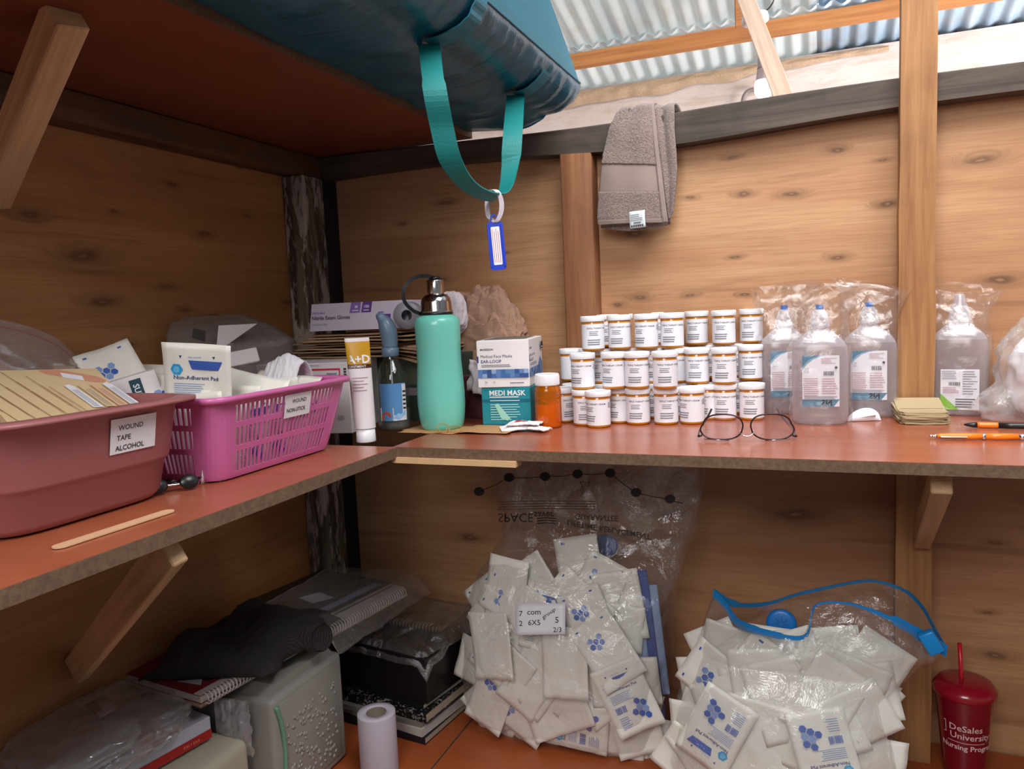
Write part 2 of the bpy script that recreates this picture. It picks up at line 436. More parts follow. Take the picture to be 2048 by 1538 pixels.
# corrugated roof sheets: slope rises towards the viewer
SL = .27
def roofz(y, off=0): return 2.625 + SL * (2.3 - y) + off
def sheet_mat(name, a, b, transl, rough=.35, metal=.5, streak=.5):
    t = NT(name); p = t.wpos(); n = t.noise(t.mapping(p, (9, 1.2, 1)), 1.5, 5, .6); n2 = t.noise(p, 7, 4, .6)
    c = t.mix(t.ramp(n, [(.35, 0.), (.65, 1.)]), a, b)
    c = t.mix(t.math('MULTIPLY', t.ramp(n2, [(.55, 0.), (.7, 1.)]), streak), c, srgb('c9a67c'))
    t.fin(c, rough, metal)
    tl = t.node('ShaderNodeBsdfTranslucent', {'Color': c})
    mx = t.node('ShaderNodeMixShader', {0: transl, 1: t.b.outputs[0], 2: tl.outputs[0]})
    t.l.new(mx.outputs[0], t.o.inputs[0]); return t.m
M_zinc = sheet_mat('zinc_sheet', srgb('c4d6e4'), srgb('9cb8d0'), .0, .4, .3, .35)
M_white = sheet_mat('pale_sheet', srgb('eef2f2'), srgb('dce4e6'), .45, .5, .0, .15)
def sheet(name, x0, x1, y0, y1, off, m, ph=0):
    mb = MB(); nu = int((x1 - x0) / .076 * 12)
    def fn(u, v):
        x = x0 + (x1 - x0) * u; y = y0 + (y1 - y0) * v
        return (x, y, roofz(y, off) + .011 * math.cos((x + ph) / .076 * 2 * PI))
    mb.grid(fn, nu, 4, m, True, th=.0015); return struct(mb.build(name))
sheet('ceiling', -3.4, .0, 1.98, 2.42, 0, M_white)
sheet('ceiling', -.03, 4.5, 1.98, 2.42, .004, M_zinc, .02)
sheet('ceiling', -3.4, .02, -5, 2.02, .022, M_white)
sheet('ceiling', .0, 4.5, -5, 2.02, .026, M_zinc, .02)
M_pur = timber('purlin_wood', srgb('c98a50'), srgb('a8683a'), 'x', grime=.15, seed=9)
M_pale = timber('pale_rafter_wood', srgb('e2c8b4'), srgb('c8a68c'), None, grime=.05, seed=11)
sbox('trim_2', (-3.4, 1.985, roofz(2.02) - .075), (4.5, 2.04, roofz(2.02) - .012), M_pur)
sbox('trim_3', (-3.4, .7, roofz(.7) - .08), (4.5, .76, roofz(.7) - .012), M_pur)

def bar(name, a, b, w, h, m, up=(0, 0, 1), parent=None, cut0=None):
    """square timber from a to b; w across, h along 'up'"""
    a = Vector(a); b = Vector(b); M = frame(a, b - a, up)
    mb = MB(); mb.box((0, -w / 2, -h / 2), ((b - a).length, w / 2, h / 2), m, .002, seg=1); return mb.build(name, parent, M)
# pale strut leaning in the roof space behind the partition
struct(bar('trim_4', hit(1575, 215, 'y', .5), hit(1470, -60, 'y', .9), .05, .03, M_pale, (0, -1, 0)))
struct(bar('trim_5', hit(1485, 38, 'y', 1.7), hit(1485, -60, 'y', 1.2), .07, .06, M_pur, (0, -1, 0)))

# ---- studs and plates of the partition
mb = MB()
def plate(u, v):
    return None
xs = [-1.28 + i * .06 for i in range(49)]
def zb(x): return 1.812 - .012 * math.exp(-((x + .35) / .3) ** 2) + .006 * math.sin(x * 5)
def zt(x): return 1.868 + .004 * math.sin(x * 4 + 1) - .006 * math.exp(-((x + .45) / .25) ** 2)
vs = []; fs = []
for i, x in enumerate(xs):
    w = .002 * nz(x * 9, 1)
    vs += [(x, -.052 + w, zb(x)), (x, -.054 + w, zt(x) - .004), (x, -.046, zt(x)), (x, .03, zt(x)), (x, .03, zb(x))]
    if i:
        for k in range(5): fs.append(((i - 1) * 5 + k, i * 5 + k, i * 5 + (k + 1) % 5, (i - 1) * 5 + (k + 1) % 5))
fs += [(4, 3, 2, 1, 0), tuple(len(vs) - 5 + k for k in range(5))]
mb.add(vs, fs, M_beamx); o = struct(mb.build('trim_6'))
sbox('trim_7', (-1.28, -3.2, 1.812), (-1.225, -.055, 1.868), M_beamy, .003)
sbox('trim_8', (-.563, -.052, 1.2), (-.487, -.0, 1.808), M_stud2, .003)
# tall stud crossing in front of the plate and up to the roof
mb = MB(); vs = []; fs = []
zs = [-.3 + i * .1 for i in range(34)]
for i, z in enumerate(zs):
    q = .004 * nz(z * 3, 5); e = .004 * nz(z * 4, 9)
    x0 = .147 + q - (.004 if z < 1.7 else 0); x1 = .209 + e
    vs += [(x0, -.092, z), (x1, -.092, z), (x1, -.054, z), (x0, -.054, z)]
    if i:
        for k in range(4): fs.append(((i - 1) * 4 + k, (i - 1) * 4 + (k + 1) % 4, i * 4 + (k + 1) % 4, i * 4 + k))
fs += [(3, 2, 1, 0), tuple(len(vs) - 4 + k for k in range(4))]
mb.add(vs, fs, M_stud); struct(mb.build('trim_9'))
sbox('trim_13', (.150, -.054, -.3), (.2, 0, 1.81), M_stud, .002)
# weathered post with peeling lime in the corner, and the near-black post beside it
t = NT('weathered_post'); v_ = t.mapping(t.wpos(), (16, 16, 2.2)); a_ = t.noise(v_, 1.8, 7, .7, .6); b_ = t.noise(t.mapping(t.wpos(), (30, 30, 7)), 1.2, 4, .7)
c_ = t.mix(t.ramp(a_, [(.4, 0.), (.55, 1.)]), srgb('7c705e'), srgb('4c3c30'))
c_ = t.mix(t.ramp(b_, [(.50, 0.), (.57, 1.)]), c_, srgb('b8aca4'))
M_wpost = t.fin(c_, .9, 0, t.bump(t.math('ADD', a_, b_), .7, .006))
M_bpost = plain('near_black_wood', '1c1614', .8, bump=.3)
sbox('trim_10', (-1.28, -.15, -.3), (-1.215, -.062, 1.812), M_wpost, .005)
sbox('trim_11', (-1.28, -.06, -.3), (-1.216, .0, 1.812), M_bpost, .002)
# ---- shelves
def shelf(name, a, b, top, label, parts=None):
    mb = MB(); mb.box(a, b, M_chip)
    x0, y0, _ = a; x1, y1, z1 = b; e = .0006
    mb.box((x0 + .001, y0 + .001, z1), (x1 - .001, y1 - .001, z1 + e), top)
    mb.box((x0 + .001, y0 + .001, a[2] - e), (x1 - .001, y1 - .001, a[2]), top)
    return tag(mb.build(name), label, 'shelf')
ZM = 1.2; ZL = .47; ZU = 1.87
shelf('shelf_board', (-.752, -.56, ZM - .0186), (1.5, -.006, ZM - .0006), M_lam, 'middle red-brown shelf board along the back wall, carrying the white jars')
shelf('shelf_board', (-1.278, -2.6, ZM - .0206), (-.742, -.56, ZM - .0006), M_lam, 'middle red-brown shelf board along the left wall, under the pink basin and basket')
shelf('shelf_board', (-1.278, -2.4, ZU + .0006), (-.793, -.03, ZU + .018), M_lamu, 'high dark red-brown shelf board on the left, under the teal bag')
shelf('shelf_board', (-.781, -.58, ZL - .0186), (1.5, -.006, ZL - .0006), M_lamd, 'lowest red-brown shelf board along the back wall, under the two big clear bags')
shelf('shelf_board', (-1.278, -2.6, ZL - .0186), (-.784, -.006, ZL - .0006), M_lamd, 'lowest red-brown shelf board on the left, under the paper roll and containers')
mb = MB(); mb.box((-.752, -.565, ZM - .030), (-.50, -.535, ZM - .0192), plain('pale_batten', 'd8b083', .6, var=.15)); tag(mb.build('shelf_batten'), 'pale thin wooden batten screwed under the front edge of the middle shelf', 'batten')
def brace(name, a, b, w, h, up, label):
    o = bar(name, a, b, w, h, M_brace, up); return tag(o, label, 'brace')
brace('shelf_brace', (-.925, -1.03, 1.864), (-1.255, -.93, 1.665), .044, .044, (0, 1, 0), 'pale diagonal wooden brace under the high left shelf, beside the ceiling corner')
brace('shelf_brace', (-.772, -1.08, 1.166), (-1.262, -.86, .83), .05, .022, (0, 1, 0), 'pale diagonal wooden brace under the left middle shelf, above the plastic-wrapped box')
brace('shelf_brace', (.170, -.50, 1.160), (.186, -.115, .955), .038, .03, (1, 0, 0), 'short diagonal wooden brace under the middle shelf on the right-hand post')
# ================================================================ objects on the middle back shelf
def cam_ang(x, y): return math.atan2(CAM.y - y, CAM.x - x)
def base(px, py, r=0, z=ZM):
    """centre of a round thing whose front foot shows at photo point (px, py)"""
    p = hit(px, py, 'z', z); d = Vector((p.x - CAM.x, p.y - CAM.y, 0)).normalized(); return Vector((p.x + d.x * r, p.y + d.y * r, z))
K = plain('black_print', '2a2a30', .6); KG = plain('grey_print', '777a84', .6); KL_ = plain('pale_grey_print', 'a9abb4', .6)
W = plain('white_card', 'ece6e6', .45, var=.03); WL = plain('white_label', 'e9e8ee', .4); WP = plain('white_plastic', 'efeff2', .3)
B1 = plain('blue_print', '2f62b0', .5); B2 = plain('mid_blue_print', '5a7ec0', .5); B3 = plain('cyan_blue_print', '1f9ad0', .5); B4 = plain('navy_print', '2b3d78', .5)
PUR = plain('purple_print', '6a3c9a', .5); PUR2 = plain('light_purple_print', '8c6cba', .5); RED = plain('red_print', 'c8203a', .5)
AMB = plain('amber_plastic', 'c47c12', .18, var=.06, Coat_Weight=.4)
STEEL = plain('brushed_steel', 'c9c2c0', .16, 1.0); CHROME = plain('chrome', 'e6e2e4', .07, 1.0); BLK = plain('black_plastic', '17171a', .3)
F_thin = film('clear_wrap', milk=.03, gloss=.16, rough=.07, bscale=38, bstr=.55)

# ---- jars of cream
JH, JR = .0755, .0262
def make_jar():
    root = thing('cream_jar', 'x', 'jar', (0, 0, 0))
    b = MB(); b.lathe([(.001, 0), (.0215, 0), (.0238, .0018), (.0243, .004), (.0243, .0615), (.0236, .0625), (.0236, .066)], AMB, 40); b.build('jar_body', root)
    l = MB(); l.lathe([(.0262, .0635), (.0268, .0645), (.0268, .0742), (.0262, .0752), (.0246, .0755), (.0240, .0749), (.001, .0749)], WP, 40, cap1=False)
    for k in range(0): pass
    l.build('lid', root)
    t = MB(); mp = cyl(.0244)
    its = [('r', -.060, .0055, .060, .0582, WL), ('t', 'TRIPLE THERAPY CREAM', -.024, .0475, .0047, K, 'l', .014)]
    its += lines(-.018, .004, .033, .0435, 3, KG, 3, .4, .4) + lines(-.022, .012, .0125, .0265, 3, KG, 5, .42, .3)
    its += [('r', .034, .042, .050, .052, KL_)]
    t.decal(its, mp); t.build('label', root)
    return root
jar0 = make_jar(); _first = [True]
def jar(px, py, lvl, turn, label, dy=0):
    z = ZM + lvl * JH
    p = base(px, py, JR, z); o = jar0 if _first[0] else copy_tree(jar0); _first[0] = False
    o.location = (p.x, p.y + dy, z); o.rotation_euler = (0, 0, cam_ang(p.x, p.y) + PI / 2 + turn)
    o['label'] = label; o['group'] = 'white-lidded jars of cream'
    return o
ordn = ['first', 'second', 'third', 'fourth', 'fifth', 'sixth', 'seventh', 'eighth', 'ninth', 'tenth', 'eleventh']
bot = [(1127, 847, 1.0), (1171, 853, .35), (1198, 857, -.5), (1239, 848, -.3), (1277, 851, .12), (1333, 851, .4), (1385, 850, -.5), (1416, 841, -.2), (1449, 842, .1), (1504, 842, .2)]
for i, (px, py, tn) in enumerate(bot): jar(px, py, 0, tn, 'cream jar with white lid, bottom row, %s from the left' % ordn[i])
mid_ = [(1143, 763, .9), (1167, 780, -.35), (1206, 768, -.4), (1229, 779, -.35), (1275, 779, .12), (1331, 779, .3), (1355, 767, -.5), (1395, 769, .12), (1449, 770, .1), (1501, 762, .2)]
for i, (px, py, tn) in enumerate(mid_): jar(px, py, 1, tn, 'cream jar with white lid, middle row, %s from the left' % ordn[i])
top_ = [(1187, 703, .42), (1240, 700, .05), (1294, 699, -.4), (1345, 697, .0), (1394, 691, .0), (1448, 691, .05), (1503, 687, .0)]
for i, (px, py, tn) in enumerate(top_): jar(px, py, 2, tn, 'cream jar with white lid, top row, %s from the left' % ordn[i])
for i, (px, py, tn) in enumerate([(1216, 694, 0), (1268, 690, .1), (1320, 689, .2), (1421, 684, .3), (1475, 682, .3)]):
    jar(px, py, 2, tn, 'cream jar mostly hidden behind the top row, %s of those from the left' % ordn[i])
for i, (px, py, tn) in enumerate([(1182, 764, 0), (1252, 767, .1), (1305, 767, .2), (1422, 757, .3), (1475, 755, .3)]):
    jar(px, py, 1, tn, 'cream jar mostly hidden behind the middle row, %s of those from the left' % ordn[i])
for i, (px, py, tn) in enumerate([(1150, 836, 0), (1205, 836, .1), (1256, 838, .2), (1305, 838, .2), (1358, 836, 0), (1476, 829, .3)]):
    jar(px, py, 0, tn, 'cream jar mostly hidden behind the bottom row, %s of those from the left' % ordn[i])

# ---- mint bottle
p = base(886, 863, .047); M_mint = plain('mint_paint', '72cdbc', .28, var=.02, Coat_Weight=.25)
ang = cam_ang(p.x, p.y) + PI / 2
r = thing('water_bottle', 'mint green water bottle with a steel lid and black strap', 'water bottle', p, ang)
b = MB(); b.lathe([(.001, 0), (.040, 0), (.0435, .003), (.0460, .010), (.0492, .028), (.0512, .055), (.0510, .08), (.0490, .115), (.0472, .145), (.0472, .175), (.0482, .20), (.0486, .222), (.0475, .232), (.0435, .2385), (.036, .242), (.034, .2435)], M_mint, 56); b.build('bottle_body', r)
b = MB(); b.lathe([(.034, .2435), (.0345, .245), (.0345, .2485), (.034, .249)], BLK, 48); b.lathe([(.0340, .249), (.0344, .2505), (.0338, .2535), (.0333, .255), (.0325, .27), (.030, .279), (.024, .2855), (.018, .2875)], STEEL, 48); b.lathe([(.0175, .2875), (.0178, .289), (.0178, .3155), (.0168, .3175)], STEEL, 40); o = b.build('lid', r)
b = MB(); b.lathe([(.012, .3175), (.0118, .322), (.010, .3245), (.004, .325)], BLK, 32); b.build('stopper', o)
b = MB(); P_ = spline([(0, 0, .3215), (-.014, -.001, .3255), (-.034, -.004, .3255), (-.055, -.006, .316), (-.0665, -.007, .297), (-.066, -.006, .275), (-.052, -.003, .257), (-.038, 0, .249), (-.034, .004, .247)], 8)
b.ribbon(P_, (0, .013, 0), .0075, BLK); b.build('strap', r)

# ---- amber pill bottle
p = base(1098, 858, .0275)
r = thing('pill_bottle', 'translucent orange pill bottle with a white cap', 'pill bottle', p, 0)
t = NT('amber_clear'); t.n.remove(t.b); nn = t.node('ShaderNodeLayerWeight', {'Blend': .35})
tr = t.node('ShaderNodeBsdfTransparent', {'Color': srgb('f4a438') + (1,)}); gl = t.node('ShaderNodeBsdfGlossy', {'Roughness': .06}); df = t.node('ShaderNodeBsdfDiffuse', {'Color': srgb('d87808') + (1,)})
m1 = t.node('ShaderNodeMixShader', {0: .38, 1: tr.outputs[0], 2: df.outputs[0]}); m2 = t.node('ShaderNodeMixShader', {0: t.math('ADD', t.math('MULTIPLY', nn.outputs['Facing'], .25), .04), 1: m1.outputs[0], 2: gl.outputs[0]})
t.l.new(m2.outputs[0], t.o.inputs[0]); M_ac = t.m
b = MB(); b.lathe([(.001, 0), (.025, 0), (.0273, .002), (.0278, .006), (.0278, .076), (.0262, .083), (.0235, .087), (.0232, .095)], M_ac, 44, cap1=False); b.build('bottle_body', r)
b = MB(); b.lathe([(.001, .0015), (.0245, .0015), (.0262, .006)] + [(.0262, .05)], plain('orange_contents', 'ec9a18', .6), 44, cap1=False)
o_ = len(b.v); b.grid(lambda u, v: (.0262 * v * math.cos(u * 2 * PI), .0262 * v * math.sin(u * 2 * PI), .05 + .016 * v * math.cos(u * 2 * PI + 2.6) + .002 * fbm(u * 6, v * 6)), 44, 6, plain('orange_contents', 'ec9a18', .6), closed_u=True)
b.build('contents', r)
b = MB(); b.lathe([(.0250, .0885), (.0255, .0895), (.0255, .1095), (.0245, .112), (.0225, .1125), (.0215, .1118), (.001, .1118)], WP, 48, cap1=False)
for k in range(48):
    a = 2 * PI * k / 48; b.box((-.0004, -.0002, .091), (.0004, .0006, .108), WP, M=Matrix.Translation((.0255 * math.cos(a), .0255 * math.sin(a), 0)) @ Matrix.Rotation(a, 4, 'Z'))
b.build('cap', r)

# ---- mask boxes
def gbox_root(name, label, cat, o, ang, group=None): return thing(name, label, cat, o, R(ang), group)
CHK = [plain('check_a', '2c4f8c', .5), plain('check_b', '5a7fb4', .5), plain('check_c', '8fa8cc', .5), plain('check_d', '3c6aa8', .5)]
def checks(u0, u1, v0, v1, nu, nv, seed):
    rnd = random.Random(seed); o = []
    for i in range(nu):
        for j in range(nv): o.append(('r', u0 + (u1 - u0) * i / nu, v0 + (v1 - v0) * j / nv, u0 + (u1 - u0) * (i + 1) / nu, v0 + (v1 - v0) * (j + 1) / nv, rnd.choice(CHK)))
    return o
TEAL = plain('teal_card', '148a98', .35, var=.05, Coat_Weight=.3); TEALD = plain('dark_teal_card', '14647c', .35)
pb = Vector((-.674, -.312, ZM))
r = gbox_root('mask_box', 'teal cardboard mask box lettered in white, under the white mask box', 'box', pb, 8)
b = MB(); b.box((0, 0, 0), (.107, .19, .084), TEAL, .0012, seg=1); b.build('carton', r)
b = MB(); mp = planar((0, -.0002, 0), (1, 0, 0), (0, 0, 1))
its = [('r', .001, .0, .106, .006, TEALD), ('t', 'MEDI MASK', .018, .067, .0155, WP, 'l', .02), ('r', .018, .0625, .082, .0645, WP), ('r', .001, .053, .106, .059, TEALD), ('t', '3 Ply Surgical Masks with Ear Loops', .019, .0545, .0042, WP)]
its = its[:4] + lines(.019, .084, .0545, .0575, 1, WP, 1, .5, 0) + lines(.019, .086, .013, .05, 7, plain('pale_teal_print', 'a8d8dc', .5), 4, .35, .35)
its += [('p', [(.028, .048), (.036, .05), (.062, .018), (.056, .013), (.042, .018)], plain('pale_green_patch', '9fd8c4', .3))]
b.decal(its, mp, step=0)
b.build('printed_front', r)
r = gbox_root('mask_box', 'white cardboard box of ear-loop face masks with a blue checked band', 'box', pb + Vector((-.004, -.006, .0846)), 11)
b = MB(); b.box((0, 0, 0), (.112, .185, .1), W, .0012, seg=1)
b.prism([(.01, .03), (.10, .03), (.10, .15), (.06, .165), (.01, .15)], .1003, .101, plain('inner_grey', '6c6a60', .7)); b.build('carton', r)
b = MB(); mp = planar((0, -.0002, 0), (1, 0, 0), (0, 0, 1))
its = [('t', 'McKESSON', .008, .079, .0058, K, 'l', .02), ('t', 'Medical Face Masks', .008, .0635, .0088, plain('slate_print', '4a5068', .5), 'l'), ('t', 'EAR-LOOP', .009, .0525, .0094, B4, 'l', .01), ('r', 0, .053, .0035, .067, B4)]
its += lines(.009, .075, .043, .0495, 2, KG, 7, .4, .2) + checks(.001, .111, .0205, .0385, 11, 2, 3) + [('t', '50', .016, .0095, .0055, KG, 'l', .01), ('t', '10', .034, .0095, .0055, KG, 'l', .01), ('r', .07, .0085, .1, .0105, KG), ('r', .078, .0005, .079, .001, KG)]
b.decal(its, mp, step=0)
mp = planar((.1122, 0, 0), (0, 1, 0), (0, 0, 1))
its = [('t', 'McKESSON', .012, .079, .0055, K, 'l', .02), ('t', 'Medical Face Masks', .012, .0635, .0085, plain('slate_print', '4a5068', .5), 'l'), ('t', 'EAR-LOOP', .012, .0525, .0092, B4, 'l', .01), ('r', .003, .053, .0065, .067, B4)]
its += lines(.012, .10, .043, .0495, 2, KG, 7, .4, .2) + checks(.001, .12, .0205, .0385, 12, 2, 9) + [('r', .148, .072, .178, .088, K), ('r', .151, .075, .175, .077, W)]
b.decal(its, mp, step=0)
for k in range(9): b.decal([('r', .125 + k * .006, .008 + k * .001, .131 + k * .006, .055 - abs(k - 4) * .003, CHK[(k * 2) % 4])], mp, step=0)
b.build('printed_sides', r)
# crumpled paper bag behind
KR = plain('kraft_paper', 'a07c68', .8, var=.12, bump=.4, bscale=40)
def blob(cx, cy, cz, rx, ry, rz, amp, fr, seed, e=2.6, bottom=True, lo=None):
    def fn(u, v):
        a = u * 2 * PI; b_ = (v - .5) * PI
        ca, sa = math.cos(a), math.sin(a); cb, sb = math.cos(b_), math.sin(b_)
        q = 2 / e
        x = math.copysign(abs(ca) ** q, ca) * abs(cb) ** q; y = math.copysign(abs(sa) ** q, sa) * abs(cb) ** q; z = math.copysign(abs(sb) ** q, sb)
        d = 1 + amp * ridge(x * fr + seed, y * fr, z * fr)
        p = Vector((cx + x * rx * d, cy + y * ry * d, cz + z * rz * d))
        if lo is not None and p.z < lo: p.z = lo
        return p
    return fn
mb = MB()
def pbag(u, v):
    p = blob(-.79, -.072, 1.33, .105, .048, .125, .15, 2.2, 3.1)(u, v)
    k = max(0, (p.z - 1.36)) ; p.x += k * .15 + .012 * ridge(p.z * 22, p.x * 9, 2) * .5; p.z += .02 * ridge(p.x * 14, p.z * 10, 5) * (k > 0)
    p.z -= max(0, (p.x + .72)) * .75 if p.z > 1.33 else 0
    p.z = max(p.z, ZM + .0005); p.y = min(p.y, -.012); return p
mb.grid(pbag, 90, 60, KR, False); tag(mb.build('paper_bag'), 'crumpled brown paper bag behind the mint bottle', 'paper bag')
mb = MB(); mb.grid(blob(-.815, -.15, 1.445, .035, .022, .045, .12, 1.6, 8.2), 40, 30, plain('tissue', 'd8ccd2', .8, var=.05), False); tag(mb.build('tissue_wad'), 'wad of white tissue tucked against the crumpled paper bag', 'tissue')
# little white packet strip beside mask boxes
mb = MB(); mb.grid(lambda u, v: (-.742 + .04 * u + .01 * v, -.24 + .02 * nz(u * 3, v * 3), 1.27 + .07 * v - .01 * u), 8, 10, plain('tissue', 'd8ccd2', .8), True, th=.002); tag(mb.build('paper_strip'), 'torn white paper strip poking out beside the white mask box', 'paper')
mb = MB(); mb.box((-.80, -.20, ZM), (-.70, -.152, ZM + .1), plain('maroon_card', '5c2c34', .6, var=.1), .002, seg=1); tag(mb.build('small_carton'), 'small dark maroon carton in the gap behind the mint bottle', 'box')
# ---- brown paper sheet, rubber bands, paper sachets
mb = MB()
def sheet_(u, v):
    x = -.83 + .25 * u; y = -.41 + .10 * v + .012 * nz(u * 5, 2); return (x + .01 * nz(v * 4, u), y, ZM + .0008 + .003 * (1 + nz(u * 5, v * 4)) * (1 if u > .55 else .15))
mb.grid(sheet_, 24, 10, plain('tan_paper', 'b98a5c', .8, var=.1), True, th=.0004); tag(mb.build('brown_paper'), 'flat scrap of tan paper under the mint bottle', 'paper')
def band(cx, cy, rx, ry, rot, tilt, label, seed):
    mb = MB(); pts = []
    for k in range(28):
        a = 2 * PI * k / 28; x = rx * math.cos(a) * (1 + .15 * nz(seed, a)); y = ry * math.sin(a)
        pts.append((cx + x * math.cos(rot) - y * math.sin(rot), cy + x * math.sin(rot) + y * math.cos(rot), ZM + .0035 + tilt * (1 + math.sin(a)) + .001 * nz(a, seed)))
    mb.tube(pts, .0009, plain('rubber', 'b08a48', .6), 6, True); tag(mb.build('rubber_band'), label, 'rubber band', 'tan rubber bands in front of the mint bottle')
band(-.745, -.415, .022, .009, .3, .001, 'tan rubber band lying flat furthest left before the mint bottle', 1)
band(-.722, -.405, .016, .006, 1.2, .008, 'tan rubber band standing on edge in front of the mint bottle', 2)
band(-.70, -.398, .02, .008, -.2, .005, 'tan rubber band lying furthest right before the mint bottle', 3)
def sachet(name, cx, cy, z, w, d, rz, label, seed, prints=None, m=None, lift=.006, cat='packet', group=None):
    mb = MB(); c, s = math.cos(rz), math.sin(rz); m = m or W
    def fn(u, v, h=0):
        x = (u - .5) * w; y = (v - .5) * d; q = (1 - (2 * u - 1) ** 4) * (1 - (2 * v - 1) ** 4)
        return Vector((cx + x * c - y * s, cy + x * s + y * c, z + h + lift * (.5 + .5 * nz(u * 2.3 + seed, v * 2.3)) + .003 * q + .0025 * abs(nz(u * 8, v * 8, seed))))
    mb.grid(lambda u, v: fn(u, v, .0022), 14, 10, m, False, th=.002)
    if prints:
        for (u0, v0, u1, v1, pm) in prints: mb.grid(lambda u, v: fn(u0 + (u1 - u0) * u, v0 + (v1 - v0) * v, .0030), 8, 6, pm, False)
    return tag(mb.build(name), label, cat, group)
sachet('sachet', -.575, -.355, ZM + .0015, .075, .05, .5, 'small white paper sachet with a red mark, lowest of its little pile', 1, None)
sachet('sachet', -.563, -.348, ZM + .010, .07, .045, .1, 'small white paper sachet with a red and black mark before the teal mask box', 4, [(.2, .35, .5, .8, RED), (.45, .3, .6, .55, plain('dark_red_print', '70343c', .5))])
sachet('sachet', -.527, -.363, ZM + .0015, .045, .03, -.3, 'small plain white sachet leaning against the orange pill bottle', 7, None)

# ---- saline bottles
t = NT('cloudy_plastic'); t.n.remove(t.b)
z_ = t.node('ShaderNodeSeparateXYZ', {0: t.co('Object')}).outputs['Z']
mk = t.math('ADD', .34, t.math('MULTIPLY', t.math('GREATER_THAN', z_, .150), .26))
lw = t.node('ShaderNodeLayerWeight', {'Blend': .4}).outputs['Facing']
df = t.node('ShaderNodeBsdfDiffuse', {'Color': srgb('e6e0e6') + (1,)}); tl = t.node('ShaderNodeBsdfTranslucent', {'Color': srgb('efe8ee') + (1,)}); tr = t.node('ShaderNodeBsdfTransparent', {'Color': (.88, .86, .88, 1)}); gl = t.node('ShaderNodeBsdfGlossy', {'Roughness': .18})
a = t.node('ShaderNodeMixShader', {0: .45, 1: df.outputs[0], 2: tl.outputs[0]}); b_ = t.node('ShaderNodeMixShader', {0: t.math('MINIMUM', t.math('ADD', mk, t.math('MULTIPLY', lw, .5)), 1.), 1: tr.outputs[0], 2: a.outputs[0]})
g_ = t.node('ShaderNodeMixShader', {0: t.math('ADD', .05, t.math('MULTIPLY', lw, .2)), 1: b_.outputs[0], 2: gl.outputs[0]}); t.l.new(g_.outputs[0], t.o.inputs[0]); M_cl = t.m
TB = plain('teal_blue_print', '4a7e9a', .5); TB2 = plain('pale_blue_print', '8ab0c8', .5); GRN = plain('lime_print', '8cc63c', .5); PKL = plain('pinkish_print', 'c0969c', .5)
